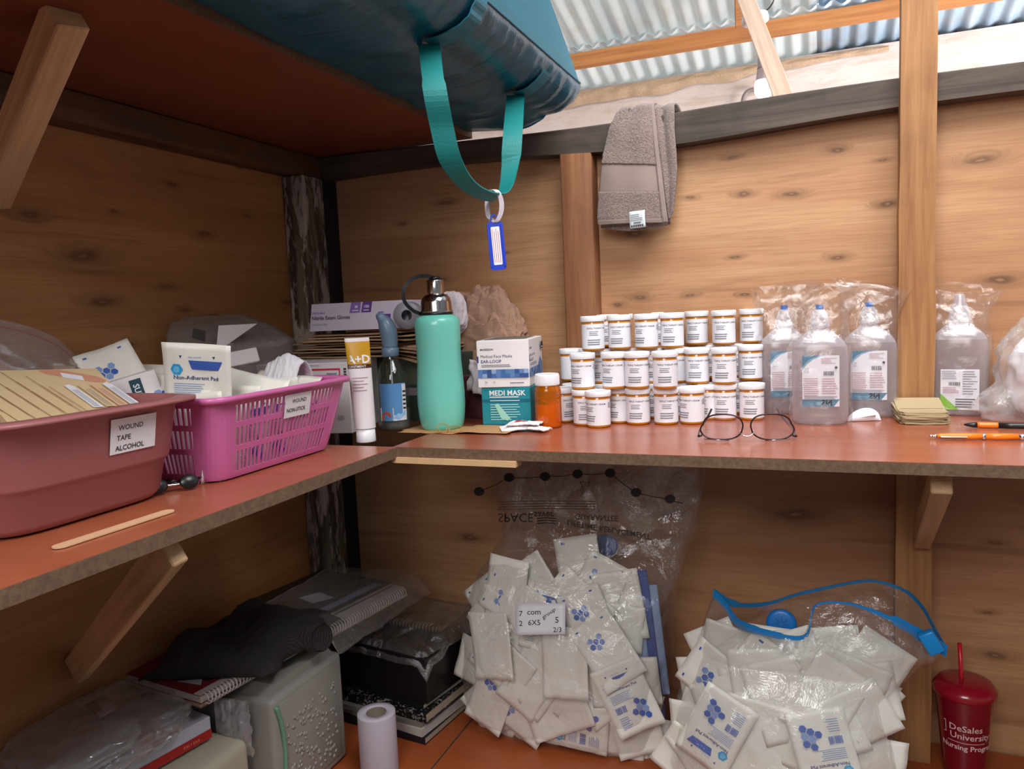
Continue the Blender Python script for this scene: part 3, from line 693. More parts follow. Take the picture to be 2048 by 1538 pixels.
def saline(px, py, turn, label, kind=0, yfix=None, seed=0, bag=1):
    p = base(px, py, .03)
    if yfix is not None: p = hit(px, py, 'y', yfix); p.z = ZM
    r = thing('saline_bottle', label, 'bottle', (p.x, p.y, ZM + .0012), cam_ang(p.x, p.y) + PI / 2 + turn, 'saline bottles in clear wraps')
    b = MB(); b.lathe([(.035, 0), (.044, .001), (.049, .006), (.051, .02), (.051, .135), (.0495, .147), (.043, .160), (.028, .174), (.0175, .182), (.016, .188)], M_cl, 44, sx=1, sy=.62, sup=3.0, cap1=False); b.build('bottle_body', r)
    b = MB(); n_ = [(.0155, .186), (.0185, .187), (.0185, .1925), (.0165, .194), (.0165, .200), (.0150, .212), (.0110, .219), (.0075, .221)]
    if kind: n_ = [(.0155, .184), (.021, .186), (.021, .190), (.0185, .192), (.0175, .205), (.0145, .217), (.010, .222), (.009, .236), (.006, .239)]
    b.lathe(n_, M_cl, 32); b.build('neck_cap', r)
    if not kind:
        b = MB(); b.lathe([(.0068, .2205), (.0072, .2215), (.0072, .229), (.0062, .2305)], B1, 24); b.build('blue_tip', r)
    b = MB(); f_ = lambda u, v, h: Vector((u, -.0318 - h - .0002 + 5.5 * 0 * u, v))
    if not kind:
        its = [('r', -.032, .036, .034, .134, WL), ('p', [(-.032, .134), (.006, .134), (-.012, .127), (-.024, .117), (-.032, .106)], TB), ('p', [(-.032, .112), (-.022, .124), (-.012, .130), (.002, .134), (.012, .134), (-.004, .131), (-.017, .124), (-.027, .114), (-.032, .106)], TB2),
               ('r', -.032, .036, .034, .050, TB), ('p', [(.034, .036), (.034, .049), (.024, .036)], WL), ('t', 'NS', .016, .0385, .0125, plain('navy_ink', '0c1222', .5), 'c', .015), ('r', -.026, .041, -.012, .042, TB2), ('r', -.026, .044, -.014, .045, TB2)]
        if kind == 0:   # lettering is printed to be read from the other side
            vs_, fs_ = text_mesh('NS', .01)
            its[5] = ('r', .0, .0, .0, .0, WL)
        its += lines(.002, .031, .118, .130, 4, PKL, 1, .3, .5) + bars(.006, .025, .096, .104, 16, K, 3) + [('p', hexa(.028, .111, .0028), plain('dark_grey_print', '50525c', .5))]
        its += lines(-.030, -.002, .056, .092, 9, PKL, 5, .35, .1) + lines(.003, .031, .060, .092, 7, PKL, 6, .35, .25) + lines(-.028, .031, .0515, .0565, 2, KG, 8, .5, .1) + lines(-.030, -.016, .102, .112, 4, KL_, 5, .4, .4)
        b.decal(its, f_, step=0)
        vs_, fs_ = text_mesh('NS', .035); x0 = max(q[0] for q in vs_)
        b.add([f_(.002 + (x0 - q[0]) * .0155, .0378 + q[1] * .0155, .0012) for q in vs_], [tuple(reversed(q)) for q in fs_], plain('navy_ink', '0c1222', .5))
    else:
        its = [('r', -.030, .012, .036, .092, WL), ('p', [(-.030, .012), (.002, .012), (-.030, .044)], GRN), ('p', [(-.029, .0125), (-.013, .0125), (-.029, .0225)], plain('pale_lime_print', 'b4dc78', .5))] + bars(-.016, .004, .060, .067, 18, K, 3)
        its += lines(-.028, -.002, .072, .09, 5, KG, 4, .3, .4) + lines(.008, .033, .042, .09, 10, KG, 9, .3, .5) + lines(-.026, .002, .045, .058, 4, PKL, 2, .4, .2) + lines(-.004, .033, .016, .036, 4, K, 3, .35, .4)
        b.decal(its, f_, step=0)
    b.build('label', r)
    if bag:
        b = MB()
        def sl(u, v):
            a = u * 2 * PI; c, s = math.cos(a), math.sin(a); c = math.copysign(abs(c) ** .7, c); s = math.copysign(abs(s) ** .7, s)
            if v < .62:
                k = v / .62; z = k * .165; rx, ry = .0555, .0375
                q = .0022 * ridge(u * 9 + seed, z * 30, seed)
            else:
                k = (v - .62) / .38; z = .165 + k * (.10 if seed % 2 else .088); kk = math.sin(min(1, k * 1.2) * PI / 2)
                rx = .0555 - .010 * math.sin(k * PI) + .010 * k * k; ry = .0375 * (1 - .72 * kk); q = .0075 * ridge(u * 5 + seed, z * 26, seed) * kk
                z += .014 * k * nz(a + seed, 3.3) + .016 * k * math.cos(a + seed)
                q -= .001
            return Vector((c * (rx + q), s * (ry + q * .8), max(z, 0) + .0001))
        b.grid(sl, 72, 54, F_thin, True, closed_u=True); b.build('plastic_wrap', r)
    return r
saline(1570, 829, .12, 'clear saline bottle with a blue tip, standing between the jars and the front saline bottle', seed=1)
saline(1640, 851, .02, 'clear saline bottle with a blue tip, standing nearest the spectacles', seed=2)
saline(1738, 824, -.05, 'clear saline bottle with a blue tip, standing against the tall wooden stud', yfix=-.09, seed=3)
saline(1916, 822, -.02, 'clear saline bottle with a green-cornered label, right of the tall wooden stud', 1, yfix=-.055, seed=4)
# white respirator / folded mask thing
mb = MB(); c_ = base(1728, 843, .02)
def rsp(u, v):
    x = (u - .5) * .062; y = (v - .5) * .035; return Vector((c_.x + x, c_.y + y + .3 * x, ZM + .001 + .024 * (max(0, 1 - (2 * u - 1) ** 2)) ** .6 * max(0, 1 - (2 * v - 1) ** 2) ** .5 * (.8 + .3 * u)))
mb.grid(rsp, 22, 14, plain('soft_white', 'ebe8ee', .6), True, th=.0012)
def tail(u, v): return Vector((c_.x - .04 + .06 * u, c_.y - .018 + .02 * v, ZM + .002 + .012 * u * (1 - v)))
mb.grid(tail, 10, 6, plain('soft_white', 'ebe8ee', .6), True, th=.001)
tag(mb.build('gauze_cup'), 'small white moulded cup lying in front of the saline bottle by the stud', 'cup')

# ---- spectacles (resting upside down on the brow line)
g = thing('eyeglasses', 'thin dark-rimmed spectacles lying open on the middle shelf', 'glasses', hit(1494, 884, 'z', ZM), R(7))
DK = plain('dark_frame', '3a2428', .2, .5); GL = film('lens_glass', tint=(.93, .9, .92), milk=.02, gloss=.14, rough=.02, bscale=1, bstr=0)
def rimpts(sx):
    pts = []
    for k in range(40):
        a = 2 * PI * k / 40; c, s = math.cos(a), math.sin(a)
        x = .034 * math.copysign(abs(c) ** .82, c) * (1 + .06 * (s < 0)); z = .0225 * math.copysign(abs(s) ** .8, s)
        x -= .004 * s * sx * .0; x = sx * (.0435 + x + (-.003 if s > 0 else .0) ); pts.append(Vector((x, .012 * (abs(x) / .08) ** 2, .0252 + z + .002 * (1 - abs(x) / .08))))
    return pts
b = MB()
for s_ in (-1, 1): b.tube(rimpts(s_), .0015, DK, 6, True)
b.tube(spline([(-.0115, 0, .016), (-.006, -.001, .0115), (0, -.001, .0105), (.006, -.001, .0115), (.0115, 0, .016)], 5), .0011, CHROME, 6)
for s_ in (-1, 1):
    b.tube([(s_ * .0115, 0, .020), (s_ * .008, .004, .018), (s_ * .0075, .006, .015)], .0006, CHROME, 5)
    b.tube([(s_ * .077, .010, .010), (s_ * .082, .013, .008), (s_ * .083, .017, .008)], .0022, BLK, 6)
    b.tube([(s_ * .072, .008, .004), (s_ * .03, .001, .0022)], .0012, CHROME, 6)
b.build('frame', g)
for s_ in (-1, 1):
    b = MB(); P_ = rimpts(s_); b.add(P_, [tuple(range(40))], GL); b.build('lens', g)
    b = MB(); b.tube(spline([(s_ * .083, .017, .008), (s_ * .081, .05, .013), (s_ * .075, .09, .019), (s_ * .066, .118, .030), (s_ * .060, .132, .040)], 6), .0016, BLK if s_ < 0 else plain('patterned_temple', '584044', .3), 6, rs=[.0013] * 12 + [.0021] * 13)
    b.build('temple_arm', g)
    b = MB(); b.lathe([(.001, 0), (.003, .0005), (.0035, .0015)], GL, 12, M=Matrix.Translation((s_ * .0075, .007, .0145)), sy=.4); b.build('nose_pad', g)

# ---- small brown envelopes
ENV = plain('manila_paper', 'b5a27e', .7, var=.06)
for i in range(7):
    mb = MB(); w = .082; d = .098; c_ = Vector((.178 + .002 * math.sin(i * 2.1), -.155 + .003 * math.sin(i * 1.3), ZM + .001 + i * .0033)); rz = .06 * math.sin(i * 2.7) + .08
    cc_, s_ = math.cos(rz), math.sin(rz)
    def ef(u, v, i=i, c_=c_, cc_=cc_, s_=s_):
        x = (u - .5) * w; y = (v - .5) * d; cut = max(0, abs(x) - w * .38) * 1.0
        if v < .5: y = max(y, -d / 2 + cut)
        return Vector((c_.x + x * cc_ - y * s_, c_.y + x * s_ + y * cc_, c_.z + .0028 + (.0009 * nz(u * 3 + i, v * 3)) + .030 * max(0, v - .35) * (i / 6) * .8))
    mb.grid(ef, 12, 12, ENV, False, th=.0026)
    o = mb.build('envelope')
    tag(o, 'small manila envelope, topmost of the stack in front of the tall stud' if i == 6 else 'manila envelope, %s from the bottom of the stack before the tall stud' % ordn[i], 'envelope', 'stack of small manila envelopes')
    if i == 6:
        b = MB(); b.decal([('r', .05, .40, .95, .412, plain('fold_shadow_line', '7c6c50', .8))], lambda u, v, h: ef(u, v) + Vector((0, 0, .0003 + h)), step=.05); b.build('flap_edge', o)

# ---- pens
ORG = plain('orange_plastic', 'f08020', .3)
def pen(a, b, label, kind):
    a = Vector(a); b = Vector(b); M = frame(a, b - a, (0, 0, 1)); r = thing('ballpoint_pen', label, 'pen', M=M); Rx = Matrix.Rotation(PI / 2, 4, 'Y')
    m = MB()
    if kind == 0:
        m.lathe([(.0035, .012), (.0045, .016), (.0052, .03), (.0055, .06), (.0052, .078)], ORG, 20, M=Rx); m.lathe([(.0052, .083), (.0056, .1), (.0052, .13)], ORG, 20, M=Rx); m.build('barrel', r)
        m = MB(); m.lathe([(.0008, 0), (.0022, .001), (.0024, .005), (.0015, .006), (.0032, .008), (.0038, .012)], CHROME, 16, M=Rx); m.lathe([(.0054, .078), (.0057, .079), (.0057, .082), (.0054, .083)], CHROME, 20, M=Rx); m.lathe([(.0052, .130), (.0048, .138), (.003, .142)], CHROME, 20, M=Rx); m.build('metal_fittings', r)
        m = MB(); m.box((.016, -.0095, -.001), (.055, -.0065, .0008), CHROME, .0005, seg=1); m.box((.015, -.007, -.001), (.019, -.004, .001), CHROME); m.build('clip', r)
    else:
        m = MB(); m.lathe([(.0006, 0), (.001, .006)], plain('brass', 'c89850', .3, 1.), 12, M=Rx); m.lathe([(.0014, .006), (.0032, .012), (.0048, .02), (.005, .026)], BLK, 20, M=Rx); m.build('tip', r)
        m = MB(); m.lathe([(.0051, .026), (.0055, .03), (.0055, .055), (.0051, .058)], ORG, 20, M=Rx); m.build('grip', r)
        m = MB(); m.lathe([(.0050, .058), (.0052, .08), (.005, .12), (.003, .145)], BLK, 20, M=Rx); m.build('barrel', r)
p1 = hit(1858, 872, 'z', ZM + .0058); p2 = hit(2048, 874, 'z', ZM + .0058); d_ = (p2 - p1).normalized()
pen(p1, p1 + d_ * .14, 'orange ballpoint pen with a silver clip, nearest the shelf edge', 0)
p1 = hit(1921, 849, 'z', ZM + .0058); p2 = hit(2048, 852, 'z', ZM + .0058); d_ = (p2 - p1).normalized()
pen(p1, p1 + d_ * .14, 'black ballpoint pen with an orange grip, behind the orange pen', 1)
# ---- clear bag of cotton on the right
mb = MB(); COT = plain('cotton_wool', 'efeaf0', .8, bump=.5, bscale=30)
mb.grid(blob(.425, -.11, 1.283, .085, .055, .082, .09, 2.0, 5.5, lo=ZM + .003), 60, 40, COT, True); 
r = thing('cotton_bag', 'clear plastic bag of white cotton wool at the right end of the middle shelf', 'bag', (0, 0, 0)); mb.build('cotton', r)
mb = MB()
def cb(u, v):
    p = blob(.425, -.115, 1.285, .105, .07, .095, .10, 2.6, 9.5, lo=ZM + .001)(u, v)
    if p.y < -.12 and p.x < .40: p.x -= (.40 - p.x) * 1.0 * max(0, 1 - (p.z - ZM) / .07); 
    if p.y < -.15: p.y -= (-.15 - p.y) * .5 * max(0, 1 - (p.z - ZM) / .06)
    if p.z > 1.35: p.z += (p.z - 1.35) * .35
    p.y = min(p.y, -.005)
    return p
mb.grid(cb, 80, 50, film('milky_wrap', milk=.2, gloss=.16, bscale=30), True); mb.build('plastic_wrap', r)
# ================================================================ dressing packets (used in the basket, the basin and the big bags)
PKW = plain('packet_paper', 'ebe8de', .42, var=.03, bump=.15, bscale=70)
BLU = plain('packet_blue', '3b60b4', .45); BLU2 = plain('packet_light_blue', '7f9ad0', .45); CY = plain('packet_cyan', '2aa0dc', .45)
PW, PH = .092, .134
def pk_surface(bend, seed):
    def f(u, v, h):
        x = u; y = v; e = max(0, 1 - (2 * x / PW) ** 6) * max(0, 1 - (2 * y / PH) ** 6)
        return Vector((x, y, bend * (x * x * 5 + y * y * 2.4) + .0014 * e + h + .0022 * nz(x * 26 + seed, y * 22) + .0016 * nz(x * 60, y * 50 + seed)))
    return f
def pk_print():
    L = [('p', [(-.024, .050), (-.020, .050), (-.022, .046)], B4), ('p', [(.020, .050), (.024, .050), (.022, .046)], B4), ('t', 'PEEL DOWN', -.012, .0466, .003, BLU2, 'l')]
    L += [('p', hexa(-.028, .030, .0085), CY), ('p', hexa(-.028, .030, .005), plain('packet_cyan_pale', '6cc0e8', .45)), ('p', [(-.012, .0435), (.034, .0435), (.028, .031), (-.008, .031)], BLU), ('t', '3" x 4"', .011, .0355, .005, PKW, 'c', .01)]
    L += [('t', 'Non-Adherent Pad', -.032, .0165, .0078, B4, 'l', .012)] + lines(-.032, .012, -.006, .012, 6, BLU2, 3, .3, .3) + bars(-.032, -.010, -.024, -.012, 12, BLU, 5) + lines(-.032, -.012, -.052, -.030, 6, BLU2, 9, .3, .3)
    for (a, b, m) in [(.013, -.012, BLU), (.013, -.024, BLU2), (.0235, -.018, BLU), (.0235, -.030, BLU2), (.013, -.036, BLU), (.0025, -.030, BLU), (.0235, -.042, BLU)]: L.append(('p', hexa(a, b, .0062), m))
    return L
_pk = {}
def packet_proto(bend, seed, kind):
    k = (bend, seed, kind)
    if k in _pk: return _pk[k]
    f = pk_surface(bend, seed)
    b = MB(); b.grid(lambda u, v: f((u - .5) * PW, (v - .5) * PH, .0012), 12, 14, PKW, True, th=.0016)
    me = b.build('wrapper'); bpy.data.objects.remove(me); 
    pr = None
    if kind:
        b = MB()
        its = pk_print() if kind == 1 else [('p', hexa(-.02 + .0105 * (i % 3), .03 - .012 * (i // 3) - .006 * (i % 3 % 2), .0062), (BLU if i % 2 else BLU2)) for i in range(6)] + [('r', -.034, .055, -.028, .058, BLU), ('r', .024, .055, .030, .058, BLU)] if kind == 2 else [('r', -.030, .054, -.022, .058, BLU)]
        b.decal(its, lambda u, v, h: f(u, v, .0014 + h), step=.012); o = b.build('print'); pr = o.data; bpy.data.objects.remove(o)
    me = [x for x in bpy.data.meshes if x.name.startswith('wrapper') and x.users == 0][-1]
    _pk[k] = (me, pr); return _pk[k]
def packet(M, label, group, kind=0, bend=.0, seed=0):
    me, pr = packet_proto(bend, seed % 3, kind)
    if pr is None:
        o = bpy.data.objects.new('dressing_packet', me); COL.objects.link(o); o.matrix_world = M; return tag(o, label, 'packet', group)
    r = thing('dressing_packet', label, 'packet', M=M, group=group)
    o = bpy.data.objects.new('wrapper', me); COL.objects.link(o); o.parent = r
    o = bpy.data.objects.new('print', pr); COL.objects.link(o); o.parent = r
    return r
def face(o, ang=0, tilt=0, yaw=0):
    """frame at o facing the viewer side: ang rolls it, tilt leans it back, yaw turns it"""
    M = Matrix.Translation(Vector(o)) @ Matrix.Rotation(yaw, 4, 'Z') @ Matrix.Rotation(PI / 2 - tilt, 4, 'X') @ Matrix.Rotation(ang, 4, 'Z')
    return M

# ================================================================ pink-brown basin
M_basin = plain('dusty_pink_plastic', 'a06464', .38, var=.03, Subsurface_Weight=.0)
BX, BY = -1.03, -1.088
r = thing('wash_basin', 'dusty pink plastic basin with a handwritten white label on its side', 'basin', (BX, BY, ZM + .0005))
b = MB(); pr = [(.001, 0), (.70, 0), (.76, .003), (.80, .012), (.845, .055), (.865, .058), (.875, .062), (.94, .132), (.955, .137), (1.05, .141), (1.055, .138), (1.07, .139), (1.07, .1435), (.95, .1455), (.93, .140), (.86, .066), (.83, .058), (.78, .012), (.72, .005), (.001, .005)]
b.lathe(pr, M_basin, 120, sx=.185, sy=.165, sup=5.5, cap0=False, cap1=False); b.build('basin_shell', r)
c_ = hit(257, 865, 'x', -.868)
def bl(u, v, h):
    z = c_.z - ZM + v; k = .875 + (z - .062) * 1.0 if z > .062 else .845
    return Vector((.185 * k * 1.0 + .0012 + h - .0012 * ((c_.y - BY + u) / .12) ** 4, c_.y - BY + u, z))
b = MB(); its = [('r', -.037, -.025, .037, .022, WL), ('t', 'WOUND', -.025, .006, .0098, K, 'l', .012), ('t', 'TAPE', -.027, -.0075, .0098, K, 'l', .012), ('t', 'ALCOHOL', -.029, -.021, .0098, K, 'l', .012)]
b.decal(its, bl, step=.01, lift=.0005); b.build('label', r)
# cardboard plaster box leaning in the basin
TL = hit(-70, 742, 'x', -1.05); TR = hit(193, 736, 'x', -1.03); BR = hit(237, 832, 'x', -.935)
xa = (TR - TL).normalized(); dn = (BR - TR); dn = (dn - dn.dot(xa) * xa).normalized(); nn = xa.cross(-dn)
M = frame(TL, xa, nn); wd = (TR - TL).length; hh = .135
r = thing('plaster_box', 'tan printed card box of sticking plasters leaning in the pink-brown basin', 'box', M=M)
b = MB(); TAN = plain('tan_card', 'd8bd92', .55, var=.05); b.box((0, -hh, -.035), (wd, 0, 0), TAN, .001, seg=1); b.build('carton', r)
b = MB(); mp = lambda u, v, h: Vector((wd + u, v, h)); SK = plain('plaster_tint', 'd4957c', .5); SKD = plain('tan_print', '9a7a54', .6)
its = [('p', [(-.090, -.004), (-.084, -.012), (-.030, -.035), (-.008, -.040), (-.004, -.033), (-.012, -.022), (-.06, -.003), (-.080, .0 - .001)], SK), ('p', [(-.062, -.010), (-.034, -.020), (-.037, -.032), (-.064, -.022)], WL)]
for i in range(16):
    x0 = -.235 + i * .0092; y0 = -.006 - (i * 37 % 5) * .012
    if x0 > -.10: y0 = min(y0, -.045)
    its.append(('p', [(x0, y0), (x0 + .0013, y0), (x0 + .028, y0 - .075), (x0 + .0267, y0 - .075)], SKD))
for i in range(4):
    x0 = -.075 + i * .019; its.append(('p', [(x0, -.045), (x0 + .008, -.042), (x0 + .014, -.048), (x0 + .030, -.10), (x0 + .014, -.10)], [WL, TAN, plain('peach_print', 'e4b890', .5), WL][i]))
    for k in range(3): its.append(('p', [(x0 + .006 + k * .003, -.056), (x0 + .007 + k * .003, -.056), (x0 + .018 + k * .003, -.098), (x0 + .017 + k * .003, -.098)], KG))
b.decal(its, mp, step=0); b.build('printed_face', r)
# small surgical carton
P0 = hit(212, 768, 'x', -1.07)
M = Matrix.Translation(P0) @ Matrix.Rotation(R(50), 4, 'Z') @ Matrix.Rotation(R(-14), 4, 'Y')
r = thing('surgical_carton', 'small white carton with a dark teal band lettered SURG, tilted in the basin', 'box', M=M)
b = MB(); b.box((0, 0, -.10), (.075, .045, 0), W, .001, seg=1); b.build('carton', r)
b = MB(); mp = planar((0, -.0003, -.1), (1, 0, 0), (0, 0, 1))
its = [('p', [(.030, .005), (.048, .005), (.050, .094), (.032, .094)], plain('dark_teal_print', '1c4654', .5)), ('p', [(.010, .06), (.016, .07), (.012, .075)], K)]
b.decal(its, mp, step=0)
vs_, fs_ = text_mesh('SURG', .02); b.add([mp(.046 - q[1] * .013, .052 + .030 - q[0] * -.0 - (.0), 0) if False else mp(.036 + q[1] * .013, .086 - q[0] * .013, .0009) for q in vs_], fs_, WP)
mp = planar((.0753, 0, -.1), (0, 1, 0), (0, 0, 1)); b.decal([('p', [(.02, .05), (.026, .06), (.02, .064)], K)] + lines(.006, .012, .02, .09, 5, KG, 1), mp, step=0)
b.build('printed_sides', r)
packet(face(hit(238, 762, 'x', -1.12), .35, .5, .9), 'white packet with pale blue print standing behind the surgical carton in the basin', None, 2, .3, 1)
packet(face(hit(303, 800, 'x', -1.14), -.1, .3, .7), 'small white packet at the far right corner inside the pink-brown basin', None, 3, 0, 2)
# zip bag standing behind, with its red zip
zp = [hit(u, v, 'x', -1.19) for u, v in [(-120, 640), (-50, 645), (0, 653), (60, 668), (110, 688), (140, 712), (158, 735)]]
Z = spline(zp, 6)
r = thing('zip_bag', 'clear zip bag with a red zip line standing at the back of the basin', 'bag', (0, 0, 0))
def zb_(u, v):
    k = u * (len(Z) - 1); i = min(int(k), len(Z) - 2); p = Z[i].lerp(Z[i + 1], k - i); q = Vector(p)
    q.z = p.z + .012 - (p.z - 1.33) * v * 1.05 - .0; q.x = p.x + .05 * v + .012 * ridge(u * 5, v * 4, 3) * v; return q
mb = MB(); mb.grid(zb_, 40, 20, film('brown_wrap', milk=.12, gloss=.14, bscale=18), True, th=.0004); mb.build('plastic_film', r)
mb = MB(); mb.tube(Z, .0013, RED, 6); mb.build('zip', r)

# ================================================================ pink basket
M_pink = plain('pink_plastic', 'cf6ca6', .32, var=.03, Coat_Weight=.2)
def basket_shell(hx0, hy0, hx1, hy1, H, nl=84, ns=57, nc=6, rad=.028, rows=((.08, .34), (.41, .64), (.71, .92))):
    def loop(hx, hy, z):
        pts = []
        def side(a, b, n): return [(a[0] + (b[0] - a[0]) * i / n, a[1] + (b[1] - a[1]) * i / n) for i in range(n)]
        rr = rad; cs = [(hx - rr, -hy + rr, -PI / 2), (hx - rr, hy - rr, 0), (-hx + rr, hy - rr, PI / 2), (-hx + rr, -hy + rr, PI)]
        order = [('l', (hx, -hy + rr), (hx, hy - rr), 1), ('s', (hx - rr, hy), (-hx + rr, hy), 2), ('l', (-hx, hy - rr), (-hx, -hy + rr), 3), ('s', (-hx + rr, -hy), (hx - rr, -hy), 0)]
        for t_, a, b, ci in order:
            pts += side(a, b, nl if t_ == 'l' else ns); cx_, cy_, a0 = cs[ci]
            for k in range(nc): pts.append((cx_ + rr * math.cos(a0 + PI / 2 * k / nc), cy_ + rr * math.sin(a0 + PI / 2 * k / nc)))
        return [(x, y, z) for x, y in pts]
    flags = []
    for t_, n in (('l', nl), ('s', ns), ('l', nl), ('s', ns)):
        for i in range(n):
            e = 4; m_ = n - 2 * e; g = 4 if t_ == 'l' else 2; k = (i - e); per = m_ / g
            flags.append(e <= i < n - e and (k % per) < per - 2.6 and int(k % per) % 3 < 2)
        flags += [False] * nc
    N = len(flags); levels = sorted({0, 1} | {a for r_ in rows for a in r_}); lv = []
    for a, b_ in zip(levels, levels[1:]): lv += [a + (b_ - a) * i / 3 for i in range(3)]
    lv.append(1.0)
    mb = MB(); vs = []
    for t_ in lv:
        k = t_ ** .85; hx = hx0 + (hx1 - hx0) * k; hy = hy0 + (hy1 - hy0) * k
        vs += loop(hx, hy, H * t_)
    fs = []
    for j in range(len(lv) - 1):
        mid = (lv[j] + lv[j + 1]) / 2; inrow = any(a < mid < b_ for a, b_ in rows)
        for i in range(N):
            if inrow and flags[i]: continue
            i2 = (i + 1) % N; fs.append((j * N + i, j * N + i2, (j + 1) * N + i2, (j + 1) * N + i))
    fs.append(tuple(range(N - 1, -1, -1)))
    mb.add(vs, fs, M_pink, False)
    return mb, loop
BKX, BKY = -.962, -.745
r = thing('storage_basket', 'bright pink slotted plastic basket with a handwritten white label, beside the basin', 'basket', (BKX, BKY, ZM + .003), R(0))
mb, lp = basket_shell(.098, .150, .132, .176, .128); o = mb.build('basket_shell', r); md = o.modifiers.new('wall', 'SOLIDIFY'); md.thickness = .0022; md.offset = -1
mb = MB(); pts = [Vector(p) for p in lp(.137, .181, .130)]
n_ = len(pts); vs = []; fs = []; pf = [(-.006, -.002), (.003, -.006), (.0045, .001), (.002, .0045), (-.006, .003)]
for i, p in enumerate(pts):
    d = (pts[(i + 1) % n_] - pts[i - 1]).normalized(); q = d.cross(Vector((0, 0, 1)))
    for a, z in pf: vs.append(p + q * a + Vector((0, 0, z)))
for i in range(n_):
    for k in range(5): fs.append((i * 5 + k, ((i + 1) % n_) * 5 + k, ((i + 1) % n_) * 5 + (k + 1) % 5, i * 5 + (k + 1) % 5))
mb.add(vs, fs, M_pink, True); mb.build('rim', r)
mb = MB()
for sy_ in (-1, 1): mb.box((-.08, sy_ * .118 - .018, -.003), (.088, sy_ * .118 + .018, .0), M_pink, .001, seg=1)
mb.build('foot_ridges', r)
def bw(y, t_): k = t_ ** .85; return .098 + (.132 - .098) * k
b = MB()
def lmap(u, v, h): z = v; return Vector((bw(0, z / .128) + .0022 + h, u, z))
c2 = hit(596, 812, 'x', -.835); y0 = c2.y - BKY; z0 = c2.z - ZM
b.decal([('r', y0 - .036, z0 - .020, y0 + .034, z0 + .020, WL), ('t', 'WOUND', y0 - .018, z0 + .004, .0095, K, 'l', .012), ('t', 'NON-STICK', y0 - .030, z0 - .011, .0095, K, 'l', .012)], lmap, step=.02, lift=.0006); b.build('label', r)
b = MB(); c3 = hit(437, 840, 'x', -.845); y0 = c3.y - BKY; z0 = c3.z - ZM
b.decal([('r', y0 - .022, z0 - .014, y0 + .03, z0 + .015, plain('sticker_pink_white', 'e8cfd4', .4))] + bars(y0 - .016, y0 + .022, z0 - .006, z0 + .009, 20, KG, 4), lambda u, v, h: lmap(u, v, h) + Vector((.0004 - max(0, (-.122 - u)) * 1.1, max(0, (-.122 - u)) * .3, 0)), step=.006, lift=.0005); b.build('barcode_sticker', r)
# packets standing in the basket
for i in range(13):
    y = BKY - .125 + i * .0205; x = BKX + .012 * math.sin(i * 1.7) + (.02 if i % 2 else -.02)
    packet(face((x, y, ZM + .066 + .004 * (i % 3)), PI / 2 * (i % 2 == 0) * 0 + .08 * math.sin(i * 2.3), R(-8 + 3 * (i % 3)), R(14)), '%s dressing packet standing upright %s the pink basket' % ('blue-printed white' if i % 3 == 0 else 'blank white', 'in the near third of' if i < 4 else 'in the middle of' if i < 9 else 'in the far third of'), 'packets standing upright in the pink basket', 2 if i % 3 == 0 else 0, .0, i)
for i in range(5):
    y = BKY - .11 + i * .055; packet(face((BKX + .088, y, ZM + .064), .1 * math.sin(i * 3), R(-14), R(86)), 'dressing packet against the slotted front wall of the pink basket, %s from its near end' % ordn[i], 'packets along the front of the pink basket', 1 if i in (1, 2) else 2 if i == 4 else 0, .0, i)
packet(face(hit(399, 782, 'x', -.955), R(-6), R(-6), R(22)) @ Matrix.Scale(1.2, 4), 'dressing packet with a blue hexagon logo, upright at the near end of the pink basket', None, 1, .4, 1)
packet(face(hit(352, 790, 'x', -.99), R(84), R(52), R(25)), 'dressing packet lying across between the basin and the pink basket', None, 2, .3, 2)
packet(face(hit(490, 792, 'x', -.93), R(70), R(42), R(30)), 'blank white packet lying near the middle of the pink basket', None, 3, .5, 0)
packet(face(hit(560, 780, 'x', -.95), R(75), R(60), R(20)), 'white packet lying flat under the folded gauze in the pink basket', None, 3, .3, 1)
M = frame(hit(450, 737, 'x', -1.10), (.25, 1, .10), (1, -.3, .2))
mb = MB(); mb.box((0, 0, -.03), (.085, .030, 0), W, .002, seg=1); o = mb.build('small_white_box', None, M); tag(o, 'small plain white box tilted at the back of the pink basket', 'box')
# gauze
mb = MB(); gc = hit(588, 765, 'x', -.96)
def gz(u, v):
    x = (u - .5); y = (v - .5); hgt = .068 * math.exp(-((x + .12) / .26) ** 2 * 1.2) * (1 - .5 * abs(y)) + .004 * ridge(u * 7, v * 5, 1)
    return Vector((gc.x + y * .07, gc.y + x * .13 + .01 * y, gc.z - .014 + hgt * (1 - .4 * (x > .1)) - .03 * max(0, x)))
mb.grid(gz, 26, 16, plain('soft_white', 'ebe8ee', .6), False, th=.002); tag(mb.build('gauze_pad'), 'folded white gauze pad peaking above the rim of the pink basket', 'gauze')

# ================================================================ grey plastic bag against the left wall
r = thing('mailing_bag', 'greyish clear plastic bag holding white sachets, against the left wall behind the basket', 'bag', (0, 0, 0))
mb = MB()
def gb(u, v):
    p = blob(-1.19, -.46, 1.335, .055, .165, .12, .07, 2.4, 4.4, e=3, lo=ZM + .001)(u, v); p.x = max(p.x, -1.276)
    if p.z > 1.4: p.x -= (p.z - 1.4) * .8; p.x = max(p.x, -1.277)
    return p
mb.grid(gb, 70, 40, film('grey_wrap', tint=(.82, .80, .79), milk=.34, gloss=.16, bscale=16, milkcol=(.5, .46, .44)), True); mb.build('plastic_film', r)
mb = MB(); mb.add([hit(u, v, 'x', -1.125) for u, v in [(437, 651), (515, 647), (432, 705)]], [(0, 1, 2)], W); mb.build('white_sachet', r)
mb = MB(); mb.add([hit(u, v, 'x', -1.118) for u, v in [(386, 656), (412, 662), (410, 684), (384, 676)]], [(0, 1, 2, 3)], plain('dark_strip', '3c3434', .5)); mb.build('dark_seal', r)

